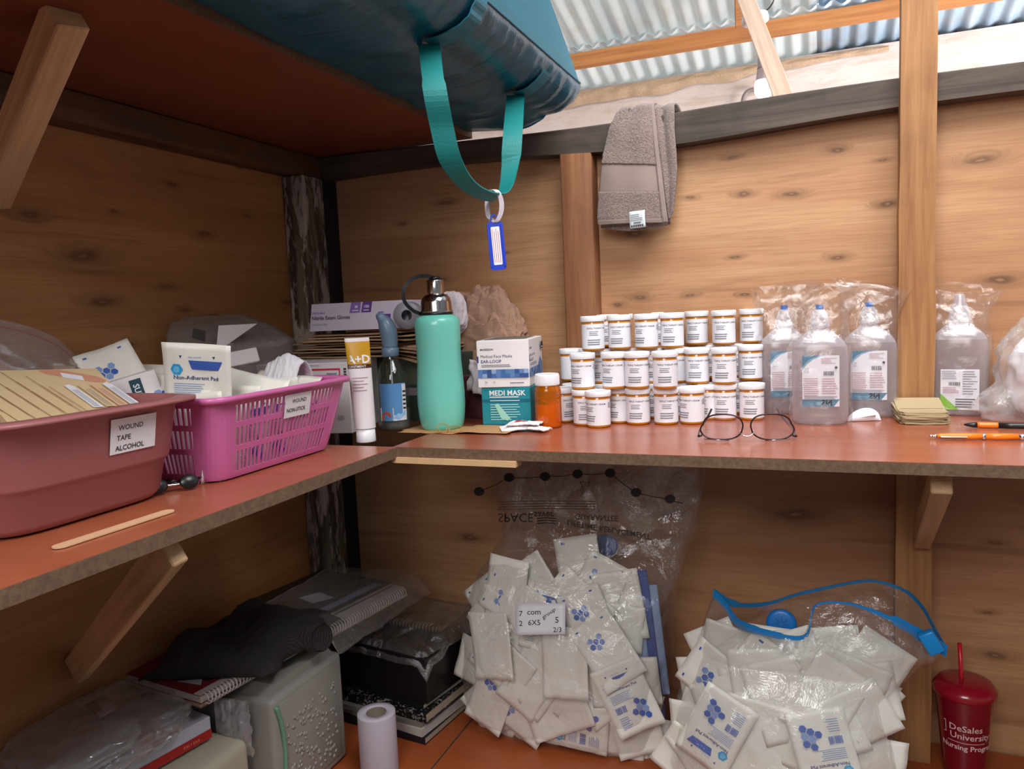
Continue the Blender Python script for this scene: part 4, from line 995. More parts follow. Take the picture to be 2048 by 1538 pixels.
# ================================================================ cartons in the corner
PKC = plain('offwhite_card', 'd6d0d2', .5, var=.05)
r = gbox_root('carton', 'large off-white carton with a red corner line, behind the pink basket', 'box', (-1.205, -.485, ZM + .0005), 11)
b = MB(); b.box((0, 0, 0), (.285, .17, .152), PKC, .0015, seg=1); b.build('box_body', r)
b = MB(); mp = planar((0, -.0003, 0), (1, 0, 0), (0, 0, 1)); b.decal([('r', .17, .136, .266, .140, RED), ('r', .263, .10, .266, .138, RED), ('r', .235, .127, .258, .130, KG), ('r', .225, .121, .258, .123, KL_), ('r', .10, .146, .22, .1485, KL_)] + [('r', .274, .112 + k * .006, .280, .116 + k * .006, K) for k in range(5)] + lines(.255, .275, .03, .04, 2, KL_, 2), mp, step=0)
b.build('printed_front', r)
GRC = plain('dark_green_card', '2c4034', .5, var=.1); GRC2 = plain('grey_green_card', '58604e', .5, var=.1)
r = gbox_root('carton', 'dark green carton in the corner behind the spray bottle', 'box', (-1.03, -.262, ZM + .0005), 3)
b = MB(); b.box((0, 0, 0), (.262, .2, .152), GRC, .0015, seg=1); b.build('box_body', r)
b = MB(); mp = planar((0, -.0003, 0), (1, 0, 0), (0, 0, 1)); b.decal([('r', .09, .085, .262, .15, GRC2), ('r', .17, .125, .20, .137, K), ('t', 'tus', .17, .086, .02, K, 'l', .02), ('t', 'TO', .18, .02, .018, KL_, 'l', .02), ('r', .09, .06, .26, .078, plain('grey_pink_card', '8c8488', .5))], mp, step=0); b.build('printed_front', r)
# folded kraft bags stacked on the cartons
KP = [plain('kraft_a', 'a88866', .8, var=.1, bump=.3), plain('kraft_b', 'b49272', .8, var=.1, bump=.3), plain('kraft_c', '94765a', .8, var=.1, bump=.3)]
for i in range(9):
    mb = MB(); z = ZM + .1545 + i * .0062; x0 = -1.155 + .02 * math.sin(i * 2.2) + .012 * i * .4; x1 = -.80 - .03 * math.sin(i * 1.4 + 1) - .008 * i; ya = -.325 + .015 * math.sin(i * 1.9)
    if i > 6: x1 -= .02
    def kp(u, v, i=i, z=z, x0=x0, x1=x1, ya=ya):
        sag = -.018 * max(0, (u - .72) / .28) ** 1.5 * (1 - i / 10) + .012 * max(0, u - .8) * i * .3
        return Vector((x0 + (x1 - x0) * u, ya + .02 * u + v * .22, max(z + .0035 + .0022 * nz(u * 4 + i, v * 3) + (sag if v < .7 else sag * .3), ZM + .153 + i * .0012 if u < .7 else 0)))
    mb.grid(kp, 26, 8, KP[i % 3], True, th=.0032)
    tag(mb.build('kraft_bag'), 'folded brown kraft bag in the stack under the glove box, %s' % (['lowest of the stack', 'second from the bottom', 'third from the bottom', 'fourth from the bottom', 'fifth of nine', 'sixth from the bottom', 'seventh from the bottom', 'second from the top', 'topmost of the stack'][i]), 'paper bag', 'folded kraft bags under the glove box')
r = gbox_root('glove_box', 'white and purple box of nitrile gloves on top of the brown kraft bags', 'box', (-1.132, -.275, ZM + .2165), 4)
b = MB(); M_gb = plain('lilac_white_card', 'd8d0e2', .42, var=.03); T_ = Matrix.Shear('XZ', 4, (0, 0)); b.prism([(0, 0), (.262, 0), (.255, .064), (.010, .064)], 0, .12, M_gb, plane='xz'); b.build('carton', r)
b = MB(); mp = planar((0, -.0003, 0), (1, 0, 0), (0, 0, 1)); INK = plain('aubergine_ink', '45304c', .5)
its = [('t', 'DISPOSABLE', .010, .040, .0065, PUR2, 'l', .01), ('t', 'Nitrile Exam Gloves', .009, .0265, .0125, INK, 'l', .015), ('t', 'POWDER-FREE', .008, .013, .0062, KL_, 'l', .01)]
its += [('p', [(.110, .040), (.137, .040), (.142, .064), (.117, .064)], PUR2), ('p', [(.141, .040), (.166, .040), (.171, .064), (.147, .064)], PUR), ('t', 'M', .129, .050, .010, WP, 'c', .02), ('t', '100', .156, .050, .010, WP, 'c', .02), ('r', .118, .044, .134, .046, WP), ('r', .147, .044, .162, .046, WP)]
its += [('p', [(.190, .013), (.214, .013), (.217, .034), (.193, .034)], PUR), ('p', [(.183, .028), (.198, .028), (.200, .040), (.185, .040)], PUR2), ('p', [(.190, .029), (.199, .029), (.200, .037), (.192, .037)], M_gb)]
b.decal(its, mp, step=0); b.build('printed_front', r)
r = thing('tape_roll', 'grey roll end showing behind the strap of the mint bottle', 'tape roll', (-.868, -.262, ZM + .245))
b = MB(); b.lathe([(.012, -.03), (.03, -.03), (.031, -.028), (.031, .028), (.03, .03), (.012, .03)], plain('grey_tape', '8c8a92', .4), 36, M=Matrix.Rotation(PI / 2, 4, 'X') @ Matrix.Rotation(R(20), 4, 'Y'), cap0=False, cap1=False); b.build('tape', r)

# ================================================================ ointment tube, spray bottle
p = base(733, 886, .019); r = thing('ointment_tube', 'yellow and white ointment tube standing on its cap beside the basket', 'tube', p, cam_ang(p.x, p.y) + PI / 2)
b = MB(); b.lathe([(.001, 0), (.0185, 0), (.0195, .002), (.0185, .027), (.017, .0275)], WP, 36); b.build('cap', r)
GOLD = plain('gold_print', 'cf9a1c', .3, var=.1); BRN = plain('brown_print', '4c1c18', .4); TW = plain('tube_white', 'e6dfe2', .3)
def tb(u, v, h=0, lo=0, hi=1):
    v = lo + (hi - lo) * v; a = u * 2 * PI; k = v; rx = .0205 + .0035 * k; ry = .020 * (1 - k) ** .8 + .0012
    return Vector(((rx + h) * math.cos(a) - .006 * v, -(ry + h) * math.sin(a), .028 + v * .178))
b = MB()
for lo, hi, m_ in [(0, .665, TW), (.665, .71, BRN), (.71, .96, GOLD), (.96, 1, TW)]: b.grid(lambda u, v: tb(u, v, 0, lo, hi), 40, 10, m_, True, closed_u=True)
b.build('tube_body', r)
def tmap(u, v, h):
    k = v; rx = .0205 + .0035 * k; ry = .020 * (1 - k) ** .8 + .0012; a = math.acos(max(-1, min(1, u / rx))); return Vector((u - .006 * v, -(ry + .0008 + h) * math.sin(a), .028 + v * .178))
def tput(b, tx, u, v, s, m, bold=.01, al='c'):
    vs, fs = text_mesh(tx, bold); x0 = min(q[0] for q in vs); x1 = max(q[0] for q in vs); sh = -(x0 + x1) / 2 if al == 'c' else -x0
    b.add([tmap(u + (q[0] + sh) * s, v + q[1] * s / .178, .0003) for q in vs], fs, m)
b = MB(); tput(b, 'A+D', -.001, .725, .022, WP, .03); tput(b, 'OINTMENT', -.004, .675, .0066, TW)
for k, w_ in enumerate([.030, .022, .028, .020, .026]): b.decal([('r', -.016, .56 - k * .035, -.016 + w_, .566 - k * .035, plain('pink_brown_print', 'a07078', .5))], tmap, step=.004)
b.build('print', r)

p = base(790, 862, .036); r = thing('spray_bottle', 'clear spray bottle with a blue-grey nozzle and light blue label', 'spray bottle', p, cam_ang(p.x, p.y) + PI / 2)
t = NT('clear_plastic'); t.n.remove(t.b); lw = t.node('ShaderNodeLayerWeight', {'Blend': .3}).outputs['Facing']
tr = t.node('ShaderNodeBsdfTransparent', {'Color': (.86, .88, .86, 1)}); gl = t.node('ShaderNodeBsdfGlossy', {'Roughness': .05})
mx = t.node('ShaderNodeMixShader', {0: t.math('ADD', .05, t.math('MULTIPLY', lw, .35)), 1: tr.outputs[0], 2: gl.outputs[0]}); t.l.new(mx.outputs[0], t.o.inputs[0]); M_clear = t.m
b = MB(); b.lathe([(.001, 0), (.032, 0), (.0355, .003), (.036, .008), (.036, .105), (.034, .118), (.028, .132), (.020, .145), (.0155, .155), (.0145, .166)], M_clear, 44, cap1=False); b.build('bottle_body', r)
b = MB(); b.lathe([(.001, .002), (.033, .003), (.034, .01), (.034, .046), (.001, .046)], plain('liquid', '9aa4a4', .2, Alpha=.35), 40); b.build('liquid', r)
NZ = plain('blue_grey_plastic', '647c90', .35)
b = MB(); b.lathe([(.0165, .158), (.0185, .160), (.0185, .176), (.016, .178)], NZ, 32)
b.tube(spline([(0, 0, .176), (.000, 0, .195), (-.002, 0, .215), (-.008, 0, .232), (-.018, 0, .246), (-.023, 0, .252)], 4), .016, NZ, 20, rs=[.0165, .0168, .017, .0175, .0178, .018, .0185, .019, .019, .0185, .018, .017, .016, .014, .012, .010, .0095, .0085, .007, .006, .004]); b.build('nozzle', r)
b = MB(); b.tube([(0, 0, .158), (0, 0, .05), (.004, 0, .012)], .002, plain('dip_tube', 'b8c4c8', .4), 8); b.build('dip_tube', r)
b = MB(); mp = cyl(.0366); SB = plain('sky_blue_label', '5f97cf', .4); 
its = [('r', -.030, .022, .030, .102, SB), ('p', [(-.030, .022), (.0, .022), (.0, .05), (-.030, .05)], WL), ('r', -.0, .022, .030, .034, WL), ('p', [(-.026, .024), (-.006, .030), (-.008, .040), (-.018, .042), (-.027, .036)], plain('orange_red_print', 'd85a3c', .5)), ('p', [(-.006, .024), (.012, .024), (.026, .034), (.026, .044), (.006, .036)], plain('pale_sky', '9cc4ec', .5)), ('r', .020, .034, .030, .100, WL)] + [('r', .021, .046 + k * .009, .029, .050 + k * .009, K) for k in range(5)]
its = [i for i in its if i[0] == 'r'] + [i for i in its if i[0] == 'p']
b.decal(its, mp, step=.003); b.build('label', r)

# ================================================================ small things at the left
a = hit(107, 1098, 'z', ZM + .001); c = hit(345, 1021, 'z', ZM + .001); d = c - a; L = d.length; M = frame(a, d, (0, 0, 1)); w2 = .0095
poly = [(L - w2 + w2 * math.cos(-PI / 2 + PI * k / 12), w2 * math.sin(-PI / 2 + PI * k / 12)) for k in range(13)] + [(w2 - w2 * math.sin(PI * k / 12), w2 * math.cos(PI * k / 12)) for k in range(13)]
mb = MB(); mb.prism(poly, 0, .0016, plain('spatula_wood', 'd2a682', .6, var=.08)); tag(mb.build('tongue_depressor', None, M), 'flat wooden tongue depressor lying at the edge of the left shelf', 'spatula')
c = hit(348, 985, 'z', ZM); r = thing('sunglasses', 'folded glossy black sunglasses in the gap between basin and basket', 'glasses', c, R(60))
b = MB()
for s_ in (-1, 1): b.lathe([(.001, 0), (.012, .001), (.014, .003), (.012, .005), (.001, .006)], BLK, 24, M=Matrix.Translation((s_ * .022, 0, .0125)) @ Matrix.Rotation(R(68), 4, 'X'), sy=.8)
b.tube([(-.006, 0, .016), (0, -.002, .018), (.006, 0, .016)], .002, BLK); b.build('front_frame', r)
for s_ in (-1, 1):
    b = MB(); b.tube(spline([(s_ * .042, .004, .016), (s_ * .03, .010, .012), (-s_ * .02, .014 + .004 * s_, .008), (-s_ * .04, .016 + .004 * s_, .006)], 5), .002, CHROME if s_ < 0 else BLK, 6); b.build('temple_arm', r)
c = hit(2, 938, 'x', -.93); mb = MB(); mb.tube(spline([c + Vector((-.02, -.06, .03)), c + Vector((0, -.03, .012)), c + Vector((.004, -.005, 0)), c + Vector((0, -.004, -.018)), c + Vector((-.02, -.04, -.03))], 5), .006, plain('magenta_plastic', 'd0247c', .3), 10)
tag(mb.build('basket_handle'), 'bright magenta plastic handle just showing at the left edge beside the basin', 'handle')
# ================================================================ teal bag on the high shelf
def interp(tab, x):
    if x <= tab[0][0]: return tab[0][1:]
    for a, b in zip(tab, tab[1:]):
        if x <= b[0]:
            k = (x - a[0]) / (b[0] - a[0]); return [p + (q - p) * k for p, q in zip(a[1:], b[1:])]
    return tab[-1][1:]
t = NT('teal_nylon'); w1 = t.noise(t.mapping(t.co(), (6, 16, 6)), 2.2, 4, .6, .8); w2 = t.noise(t.co(), 600, 1)
M_teal = t.fin(t.mix(t.ramp(w1, [(.3, 0.), (.7, 1.)]), srgb('064e68'), srgb('0b6580')), .3, 0, t.bump(t.math('ADD', w1, t.math('MULTIPLY', w2, .12)), .55, .006), Sheen_Weight=.0, Specular_IOR_Level=.8)
M_teal2 = plain('teal_panel', '157086', .5, bump=.15, bscale=200); M_strap = plain('teal_webbing', '0a7e7c', .6, bump=.3, bscale=400); M_pipe = plain('blue_piping', '1f78c8', .35)
PROF = [(-1.20, 1.893), (-1.0, 1.891), (-.86, 1.891), (-.80, 1.889), (-.74, 1.882), (-.68, 1.878), (-.635, 1.884), (-.59, 1.896), (-.55, 1.912), (-.52, 1.932), (-.503, 1.95), (-.495, 1.99), (-.482, 2.06), (-.49, 2.14), (-.53, 2.22), (-.62, 2.27), (-.85, 2.29), (-1.05, 2.28), (-1.2, 2.2), (-1.235, 2.05), (-1.23, 1.93)]
PS = []
for i in range(len(PROF)):
    a, b, c, d = [Vector(PROF[(i + k) % len(PROF)]) for k in (-1, 0, 1, 2)]
    for k in range(5):
        s = k / 5; PS.append(.5 * ((2 * b) + (c - a) * s + (2 * a - 5 * b + 4 * c - d) * s * s + (3 * b - a - 3 * c + d) * s ** 3))
YB0, YB1 = -1.35, -.035
def bagp(i, v):
    p = PS[i % len(PS)]; y = YB0 + (YB1 - YB0) * v
    ye = YB1 - max(0, p.y - 1.935) * 2.6 * (1 if p.x > -.9 else 0)
    if v > .5: y = min(y, ye - .004 * (1 - v))
    cx_, cz_ = -.82, 2.02; e = 1 - .10 * math.exp(-(v / .04) ** 2) - .30 * math.exp(-((1 - v) / .012) ** 2)
    x = cx_ + (p.x - cx_) * (1 - (1 - e) * .25); z = cz_ + (p.y - cz_) * (1 - (1 - e) * .3) if p.y > 1.95 else p.y + (1 - e) * .012
    if x > -.60 and 1.87 < z < 1.96:      # gathered cloth below the seam
        k = min(1, (x + .60) / .03) * min(1, (1.955 - z) / .03)
        f = ridge(y * 15 + z * 12, z * 3, 2.2, 4) * (.6 + .8 * abs(nz(y * 3, 4.4))); x += .009 * f * k; z -= .006 * f * k
    elif x > -.79 and z < 1.9:
        f = ridge(y * 6, x * 5, 7.2, 2); z -= .006 * f
        if z < 1.873 and x < -.70: z = 1.873
    if z > 1.96: x += .006 * nz(y * 4, z * 5)
    if -.795 > x: z = max(z, 1.8895)
    return Vector((x, y, z))
r = thing('duffel_bag', 'large teal nylon bag overhanging the high left shelf, with a hanging teal strap', 'bag', (0, 0, 0))
mb = MB(); NP = len(PS); NV = 190
i_s = 50   # seam index along the outline
mb.grid(lambda u, v: bagp(int(round(u * NP)), v), NP, NV, M_teal, True, closed_u=True)
for f_i, f in enumerate(mb.f):
    pass
pi_ = mb.mat(M_teal2)
for k, f in enumerate(mb.f):
    col_ = f[0] // (NV + 1)
    if i_s <= col_ < 64: mb.mi[k] = pi_
mb.f.append([(i * (NV + 1) + NV) for i in range(NP)]); mb.mi.append(0); mb.sm.append(False)
mb.f.append([(i * (NV + 1)) for i in reversed(range(NP))]); mb.mi.append(0); mb.sm.append(False)
mb.build('bag_body', r)
mb = MB(); mb.tube([bagp(i_s, k / NV) + Vector((.001, 0, 0)) for k in range(0, NV + 1, 2)], .0022, plain('teal_piping', '0d5a70', .5), 6); mb.build('side_piping', r)
mb = MB(); mb.tube([bagp(k, .999) for k in range(24, 56)], .0035, M_pipe, 8); mb.build('end_piping', r)
def bw_(y): return (y - YB0) / (YB1 - YB0)
def proj(p):
    d = Vector(p) - CAM; z = fwd.dot(d); return 1024 + FPX * right.dot(d) / z, 769 + FPX * down.dot(d) / z
def onduffel(px, py):
    best = None
    for i in range(20, 60):
        for k in range(20, NV, 2):
            p = bagp(i, k / NV); a = proj(p); e = (a[0] - px) ** 2 + (a[1] - py) ** 2
            if best is None or e < best[0]: best = (e, i, k / NV, p)
    return best
ends = []
for px_, py_, top_i in ((850, 86, 52), (1030, 186, 46)):
    _, i0, v0, p0 = onduffel(px_, py_); ends.append(p0)
    mb = MB(); pts = [bagp(i, v0) + Vector((.005, 0, -.005)) for i in range(i0, max(top_i, i0 + 4))]; mb.ribbon(pts, (0, .040, 0), .002, M_teal2)
    mb.build('strap_anchor', r)
vr = Vector((.93, .37, 0)) * .037
A = [hit(u, v, 'x', x) for u, v, x in [(842, 84, -.555), (868, 170, -.552), (884, 255, -.55), (903, 325, -.548), (940, 374, -.545), (985, 394, -.54), (1008, 384, -.538), (1020, 335, -.538), (1026, 262, -.54), (1036, 190, -.545)]]
A[0] = ends[0] + Vector((.004, 0, -.006)); A[-1] = ends[1] + Vector((.004, 0, -.006))
S = spline(A, 8); n = len(S); wl = []
for i in range(n):
    k = i / (n - 1)
    g = max(0, 1 - abs(k - .58) / .24) ** .7
    wv = vr * (1 - g) + Vector((.020, -.012, .007)) * g * 1.4
    if k < .1: wv = wv * .9 + Vector((0, .02, 0)) * (1 - k * 10) * .3
    wl.append(wv)
mb = MB(); mb.ribbon(S, wl, .0022, M_strap); mb.build('carry_strap', r)
# luggage tag
tp = hit(989, 396, 'x', -.54)
VF = Vector((CAM.x - tp.x, CAM.y - tp.y, 0)).normalized(); TR_ = Vector((-VF.y, VF.x, 0))
M = frame(tp, TR_, VF)
r = thing('luggage_tag', 'blue plastic luggage tag hanging from the teal strap by a white loop', 'tag', M=M)
s_ = 1 / 1170
def q(px, py): return Vector(((px - 989) * s_, (396 - py) * s_, 0))
mb = MB(); P_ = [q(976, 381) + Vector((0, 0, -.012)), q(985, 380) + Vector((0, 0, .006)), q(996, 386) + Vector((0, 0, .014)), q(1003, 405) + Vector((0, 0, .012)), q(1001, 428) + Vector((0, 0, .008)), q(990, 446) + Vector((0, 0, .003)), q(982, 440) + Vector((0, 0, -.006)), q(974, 430) + Vector((0, 0, -.012)), q(973, 405) + Vector((0, 0, -.014)), q(976, 382) + Vector((0, 0, -.0125))]
mb.ribbon(spline(P_, 6), (.0085, 0, .0), .0012, plain('frosted_white', 'e2d8e2', .35, Alpha=.9)); mb.build('loop_strap', r)
def rr(cx, cy, hx, hy, rd, n=5):
    out = []
    for sx, sy, a0 in ((1, 1, 0), (-1, 1, 90), (-1, -1, 180), (1, -1, 270)):
        for k in range(n + 1):
            a = R(a0 + 90 * k / n); out.append((cx + sx * (hx - rd) + rd * math.cos(a), cy + sy * (hy - rd) + rd * math.sin(a)))
    return out
BT = plain('tag_blue', '1038c0', .3); c0 = q(989, 495)
mb = MB(); mb.prism(rr(0, 0, .0145, .043, .006), -.0012, .0012, BT)
mb.ribbon(spline([(-.0075, .040, 0), (-.005, .052, 0), (0, .055, 0), (.004, .052, 0), (.006, .042, 0)], 4), (0, 0, .003), .003, BT)
for xx in (-.0125, .0125): mb.box((xx - .002, -.038, .0008), (xx + .002, .038, .0026), BT, .0005, seg=1)
o = mb.build('tag_frame', r, Matrix.Translation(c0) @ Matrix.Rotation(R(3), 4, 'Z'))
mb = MB(); mb.decal([('p', rr(0, 0, .0078, .034, .002), WL)] + [('r', -.006 + .0035 * k, -.030, -.005 + .0035 * k, .030 - .004 * (k % 2), plain('red_pen', 'c07a84', .6)) for k in range(4)], planar((0, 0, .0012), (1, 0, 0), (0, 1, 0)), step=0); mb.build('paper_insert', o)

# ================================================================ towel over the plate
t = NT('terry'); n1 = t.noise(t.co(), 260, 3, .7); n2 = t.noise(t.co(), 34, 4, .6); n3 = t.noise(t.co(), 6, 3, .5)
c = t.mix(t.ramp(n1, [(.35, 0.), (.65, 1.)]), srgb('7d6c66'), srgb('a8948c')); c = t.mix(t.math('MULTIPLY', n3, .35), c, srgb('94837c'))
M_terry = t.fin(c, .95, 0, t.bump(t.math('ADD', n1, t.math('MULTIPLY', n2, .8)), .9, .006), Sheen_Weight=.3)
t = NT('towel_weave'); n1 = t.node('ShaderNodeTexWave', {'Vector': t.co(), 'Scale': 180, 'Distortion': .3}, bands_direction='Z').outputs['Fac']
M_weave = t.fin(t.mix(n1, srgb('8c7b73'), srgb('a3928a')), .9, 0, t.bump(n1, .4, .001))
def tx(px, py, y=-.07): p = hit(px, py, 'y', y); return p.x, p.z
LEFT = [(1.905, 1232), (1.88, 1228), (1.84, 1215), (1.79, 1208), (1.74, 1203), (1.70, 1199), (1.66, 1195), (1.625, 1196)]
_L = [tx(p, v) for p, v in [(1248, 216), (1236, 228), (1220, 262), (1209, 310), (1203, 352), (1198, 400), (1195, 435), (1197, 452)]]
_Rm = [tx(p, v) for p, v in [(1304, 206), (1306, 222), (1312, 262), (1318, 310), (1324, 355), (1330, 400), (1334, 432), (1336, 446)]]
_R2 = [tx(p, v, -.06) for p, v in [(1347, 206), (1349, 225), (1350, 262), (1354, 305), (1356, 340), (1353, 380), (1347, 425), (1338, 440)]]
def edge(E, s):
    k = s * (len(E) - 1); i = min(int(k), len(E) - 2); f = k - i; return E[i][0] + (E[i + 1][0] - E[i][0]) * f, E[i][1] + (E[i + 1][1] - E[i][1]) * f
def tw(u, v, lay=0, EL=_L, ER=_Rm):
    """v: -.35..0 behind the plate, 0..1 down the front"""
    a = edge(EL, max(0, v)); b = edge(ER, max(0, v)); x = a[0] + (b[0] - a[0]) * u; z = a[1] + (b[1] - a[1]) * u
    bul = .012 * math.sin(u * PI) + .010 * math.sin(u * 9 + 1) * (1 - v) * .5
    y = -.062 - bul - lay - .004 * nz(x * 20, z * 14) - .010 * math.sin(min(1, max(0, v)) * PI)
    if v < .08:
        k = (.08 - v) / .43; y = y + (1 - math.cos(min(1, k * 2.6) * PI)) * .052; z = z - .0 + .006 * math.sin(min(1, k * 2.6) * PI) - max(0, k - .38) * .28
        z = max(z, 1.873) if y < .035 else z
        z += .008 * math.exp(-((u - .35) / .08) ** 2) * -1 * (v > -.1)
    return Vector((x, y, z))
r = thing('hand_towel', 'taupe terry towel hanging folded over the dark beam', 'towel', (0, 0, 0))
mb = MB(); mb.grid(lambda u, v: tw(u, -.35 + v * .845) + Vector((0, -.0015 * nz(u * 60, v * 90), 0)), 44, 80, M_terry, True, th=.005)
mb.grid(lambda u, v: tw(u, .665 + v * .24), 40, 20, M_terry, True, th=.005); mb.build('terry_front', r)
mb = MB(); mb.grid(lambda u, v: tw(u, .49 + v * .18, -.0015), 40, 16, M_weave, True, th=.004); mb.build('woven_band', r)
mb = MB(); mb.grid(lambda u, v: tw(u, .90 + v * .075, .001), 40, 6, M_weave, True, th=.006)
mb.grid(lambda u, v: tw(.93 + .07 * u, v * .97, .0022), 4, 50, M_weave, True, th=.006); mb.build('hem', r)
mb = MB(); mb.grid(lambda u, v: tw(u, -.35 + v * 1.33, -.016, _Rm, _R2) + Vector((0, .016 * math.sin(u * PI) - .012 * u, 0)), 16, 70, M_terry, True, th=.005); mb.build('folded_edge', r)
mb = MB(); mb.grid(lambda u, v: tw(u, .72 + v * .29, -.020) + Vector((0, .0, -.012 * math.sin(u * PI) * v)), 30, 14, M_terry, True, th=.004); mb.build('terry_back', r)
p0 = hit(1258, 424, 'y', -.092); MT = frame(p0, (1, -.12, .03), (-.1, -1, -.05)); mb = MB(); w_ = .0365; h_ = .037
mb.grid(lambda u, v: Vector((u * w_, -v * h_, .002 * math.sin(v * 3))), 6, 6, plain('care_label_white', 'd9e2e4', .5), True, th=.0006)
mb.decal(lines(.004, .031, -.022, -.006, 4, KG, 2, .3, .3) + bars(.004, .033, -.034, -.030, 6, K, 5) + [('r', .010, -.027, .027, -.024, KG)], lambda u, v, h: Vector((u, v, .0012 + h + .002 * math.sin(-v / h_ * 3))), step=0)
mb.build('care_label', r, MT)

# ================================================================ light bulb hanging in the roof space
pd = hit(1523, 38, 'y', .8); pb_ = hit(1527, 178, 'y', .8)
r = thing('pendant_lamp', 'lit white light bulb hanging by a thin cord from a round white holder', 'lamp', (pb_.x, pb_.y, pb_.z))
mb = MB(); dz = pd.z - pb_.z
mb.lathe([(.001, dz - .012), (.030, dz - .012), (.040, dz - .006), (.041, dz + .004), (.039, dz + .016), (.030, dz + .02), (.001, dz + .021)], plain('lamp_white', 'ece4e8', .3), 40, M=Matrix.Rotation(R(-6), 4, 'Y')); mb.build('ceiling_holder', r)
mb = MB(); mb.tube(spline([(-.001, 0, dz - .01), (-.006, 0, dz * .75), (-.010, 0, .115)], 4), .0014, plain('grey_cord', '8c8078', .5), 6)
mb.tube(spline([(.004, 0, dz + .02), (.02, -.01, dz + .026), (.035, -.02, dz + .045), (.038, -.02, dz + .09)], 5), .002, BLK, 6); mb.build('cord', r)
mb = MB(); mb.lathe([(.010, .115), (.016, .112), (.0165, .066), (.019, .062)], plain('socket_grey', 'a59a9c', .5), 28); mb.build('socket', r)
mb = MB(); mb.lathe([(.0165, .066), (.019, .055), (.023, .028), (.0235, .026)], plain('bulb_neck', 'b8acb0', .4), 32); o = mb.build('bulb_neck', r)
t = NT('bulb_glow'); t.fin((1, 1, 1), .4); t.set(t.b.inputs['Emission Color'], (.86, .96, 1)); t.set(t.b.inputs['Emission Strength'], 3.0)
mb = MB(); mb.lathe([(.0225, .027), (.026, .020), (.028, .006), (.027, -.008), (.022, -.020), (.013, -.028), (.001, -.030)], t.m, 36); mb.build('bulb_globe', r)
mb = MB(); mb.tube(spline([hit(486, 0, 'x', 0) * 0 + hit(u, v, 'y', 2.26) for u, v in [(1485, 230), (1486, 205), (1490, 190), (1500, 181), (1520, 178)]], 5), .011, plain('grey_pipe', '8c8280', .5), 10)
tag(mb.build('bent_pipe'), 'thin grey pipe bending along the pale far wall behind the bulb', 'pipe')
# ================================================================ bottom shelf, right: the two big zip bags
F_big = film('bag_film', milk=.055, gloss=.2, rough=.07, bscale=16, bstr=.9, bdist=.010)
TAB1 = [(.471, -.755, -.325, -.17, .095), (.50, -.785, -.32, -.18, .115), (.60, -.80, -.31, -.19, .125), (.72, -.79, -.30, -.19, .115), (.83, -.765, -.295, -.175, .095), (.90, -.71, -.275, -.145, .06), (.96, -.70, -.25, -.13, .04), (1.03, -.735, -.24, -.12, .035), (1.10, -.765, -.235, -.11, .032), (1.165, -.77, -.235, -.11, .03)]
def tubebag(tab, seed, amp=1.0):
    def fn(u, v):
        z = tab[0][0] + (tab[-1][0] - tab[0][0]) * v; xl, xr, ym, d = interp(tab, z); a = u * 2 * PI
        c, s = math.cos(a), math.sin(a); c = math.copysign(abs(c) ** .55, c); s = math.copysign(abs(s) ** .75, s)
        hw = (xr - xl) / 2; x = (xl + xr) / 2 + hw * c; y = ym + d * s
        if s < .05:
            y -= amp * .006 * ridge(x * 7 + seed, z * 7, 2, 3) * min(1, (1 - abs(c)) * 4 + .15)
        x += amp * .010 * nz(z * 9, seed, a) ; return Vector((x, min(y, -.006 - .002 * abs(s)), max(z + .004 * nz(x * 8, seed) * (v > .05), tab[0][0])))
    return fn
def ysurf(tab, x, z):
    xl, xr, ym, d = interp(tab, z); hw = (xr - xl) / 2; c = min(.995, abs(x - (xl + xr) / 2) / hw) ** (1 / .55); return ym - d * math.sqrt(1 - c * c) ** .75
fn1 = tubebag(TAB1, 3.0)
r = thing('zip_storage_bag', 'tall clear zip bag full of white dressing packets, with printed top under the middle shelf', 'bag', (0, 0, 0))
mb = MB(); mb.grid(fn1, 110, 90, F_big, True, closed_u=True); mb.f.append([i * 91 for i in reversed(range(110))]); mb.mi.append(0); mb.sm.append(False); mb.build('plastic_film', r)
INKB = plain('black_bag_print', '241c18', .6)
def onbag(px, py, h=.002):
    p = hit(px, py, 'y', -.15); y = ysurf(TAB1, p.x, p.z) - .004; p = hit(px, py, 'y', y); y = ysurf(TAB1, p.x, p.z) - .004; return hit(px, py, 'y', y - h - .007)
mb = MB(); dots = [(958, 983), (1018, 955), (1090, 953), (1155, 948), (1220, 946), (1272, 985), (1340, 998), (1365, 1006)]
for i in range(len(dots) - 1):
    mb.tube([onbag(*dots[i]), onbag((dots[i][0] + dots[i + 1][0]) / 2, (dots[i][1] + dots[i + 1][1]) / 2 + 2), onbag(*dots[i + 1])], .0009, INKB, 5)
for px, py in dots[:-1]:
    mb.add([onbag(px + 10.5 * math.cos(a * PI / 8), py + 9 * math.sin(a * PI / 8), .003) for a in range(16)], [tuple(range(16))], INKB)
def bagtext(tx, px, py, size, slant, bold=.01):
    vs, fs = text_mesh(tx, bold); x0 = min(q_[0] for q_ in vs)
    mb.add([onbag(px + (q_[0] - x0) * size, py + q_[1] * size + (q_[0] - x0) * size * slant, .0025) for q_ in vs], fs, INKB)
bagtext('SPACE', 997, 1027, 25, .0, .0); bagtext('saver', 1068, 1024, 19, 0, .02); bagtext('GUARANTEE', 1150, 1028, 15, .05, .01); bagtext('LIFETIME REPLACEMENT', 1135, 1040, 15.5, .17, .01)
for k in range(3): mb.tube([onbag(1074, 1037 + k * 5), onbag(1093, 1035 + k * 5), onbag(1112, 1037 + k * 5)], .0011, INKB, 5)
for k in range(4):
    mb.tube([onbag(997, 1004 + k * 5), onbag(1090, 1002 + k * 5), onbag(1190, 1003 + k * 5)], .0005, INKB, 4)
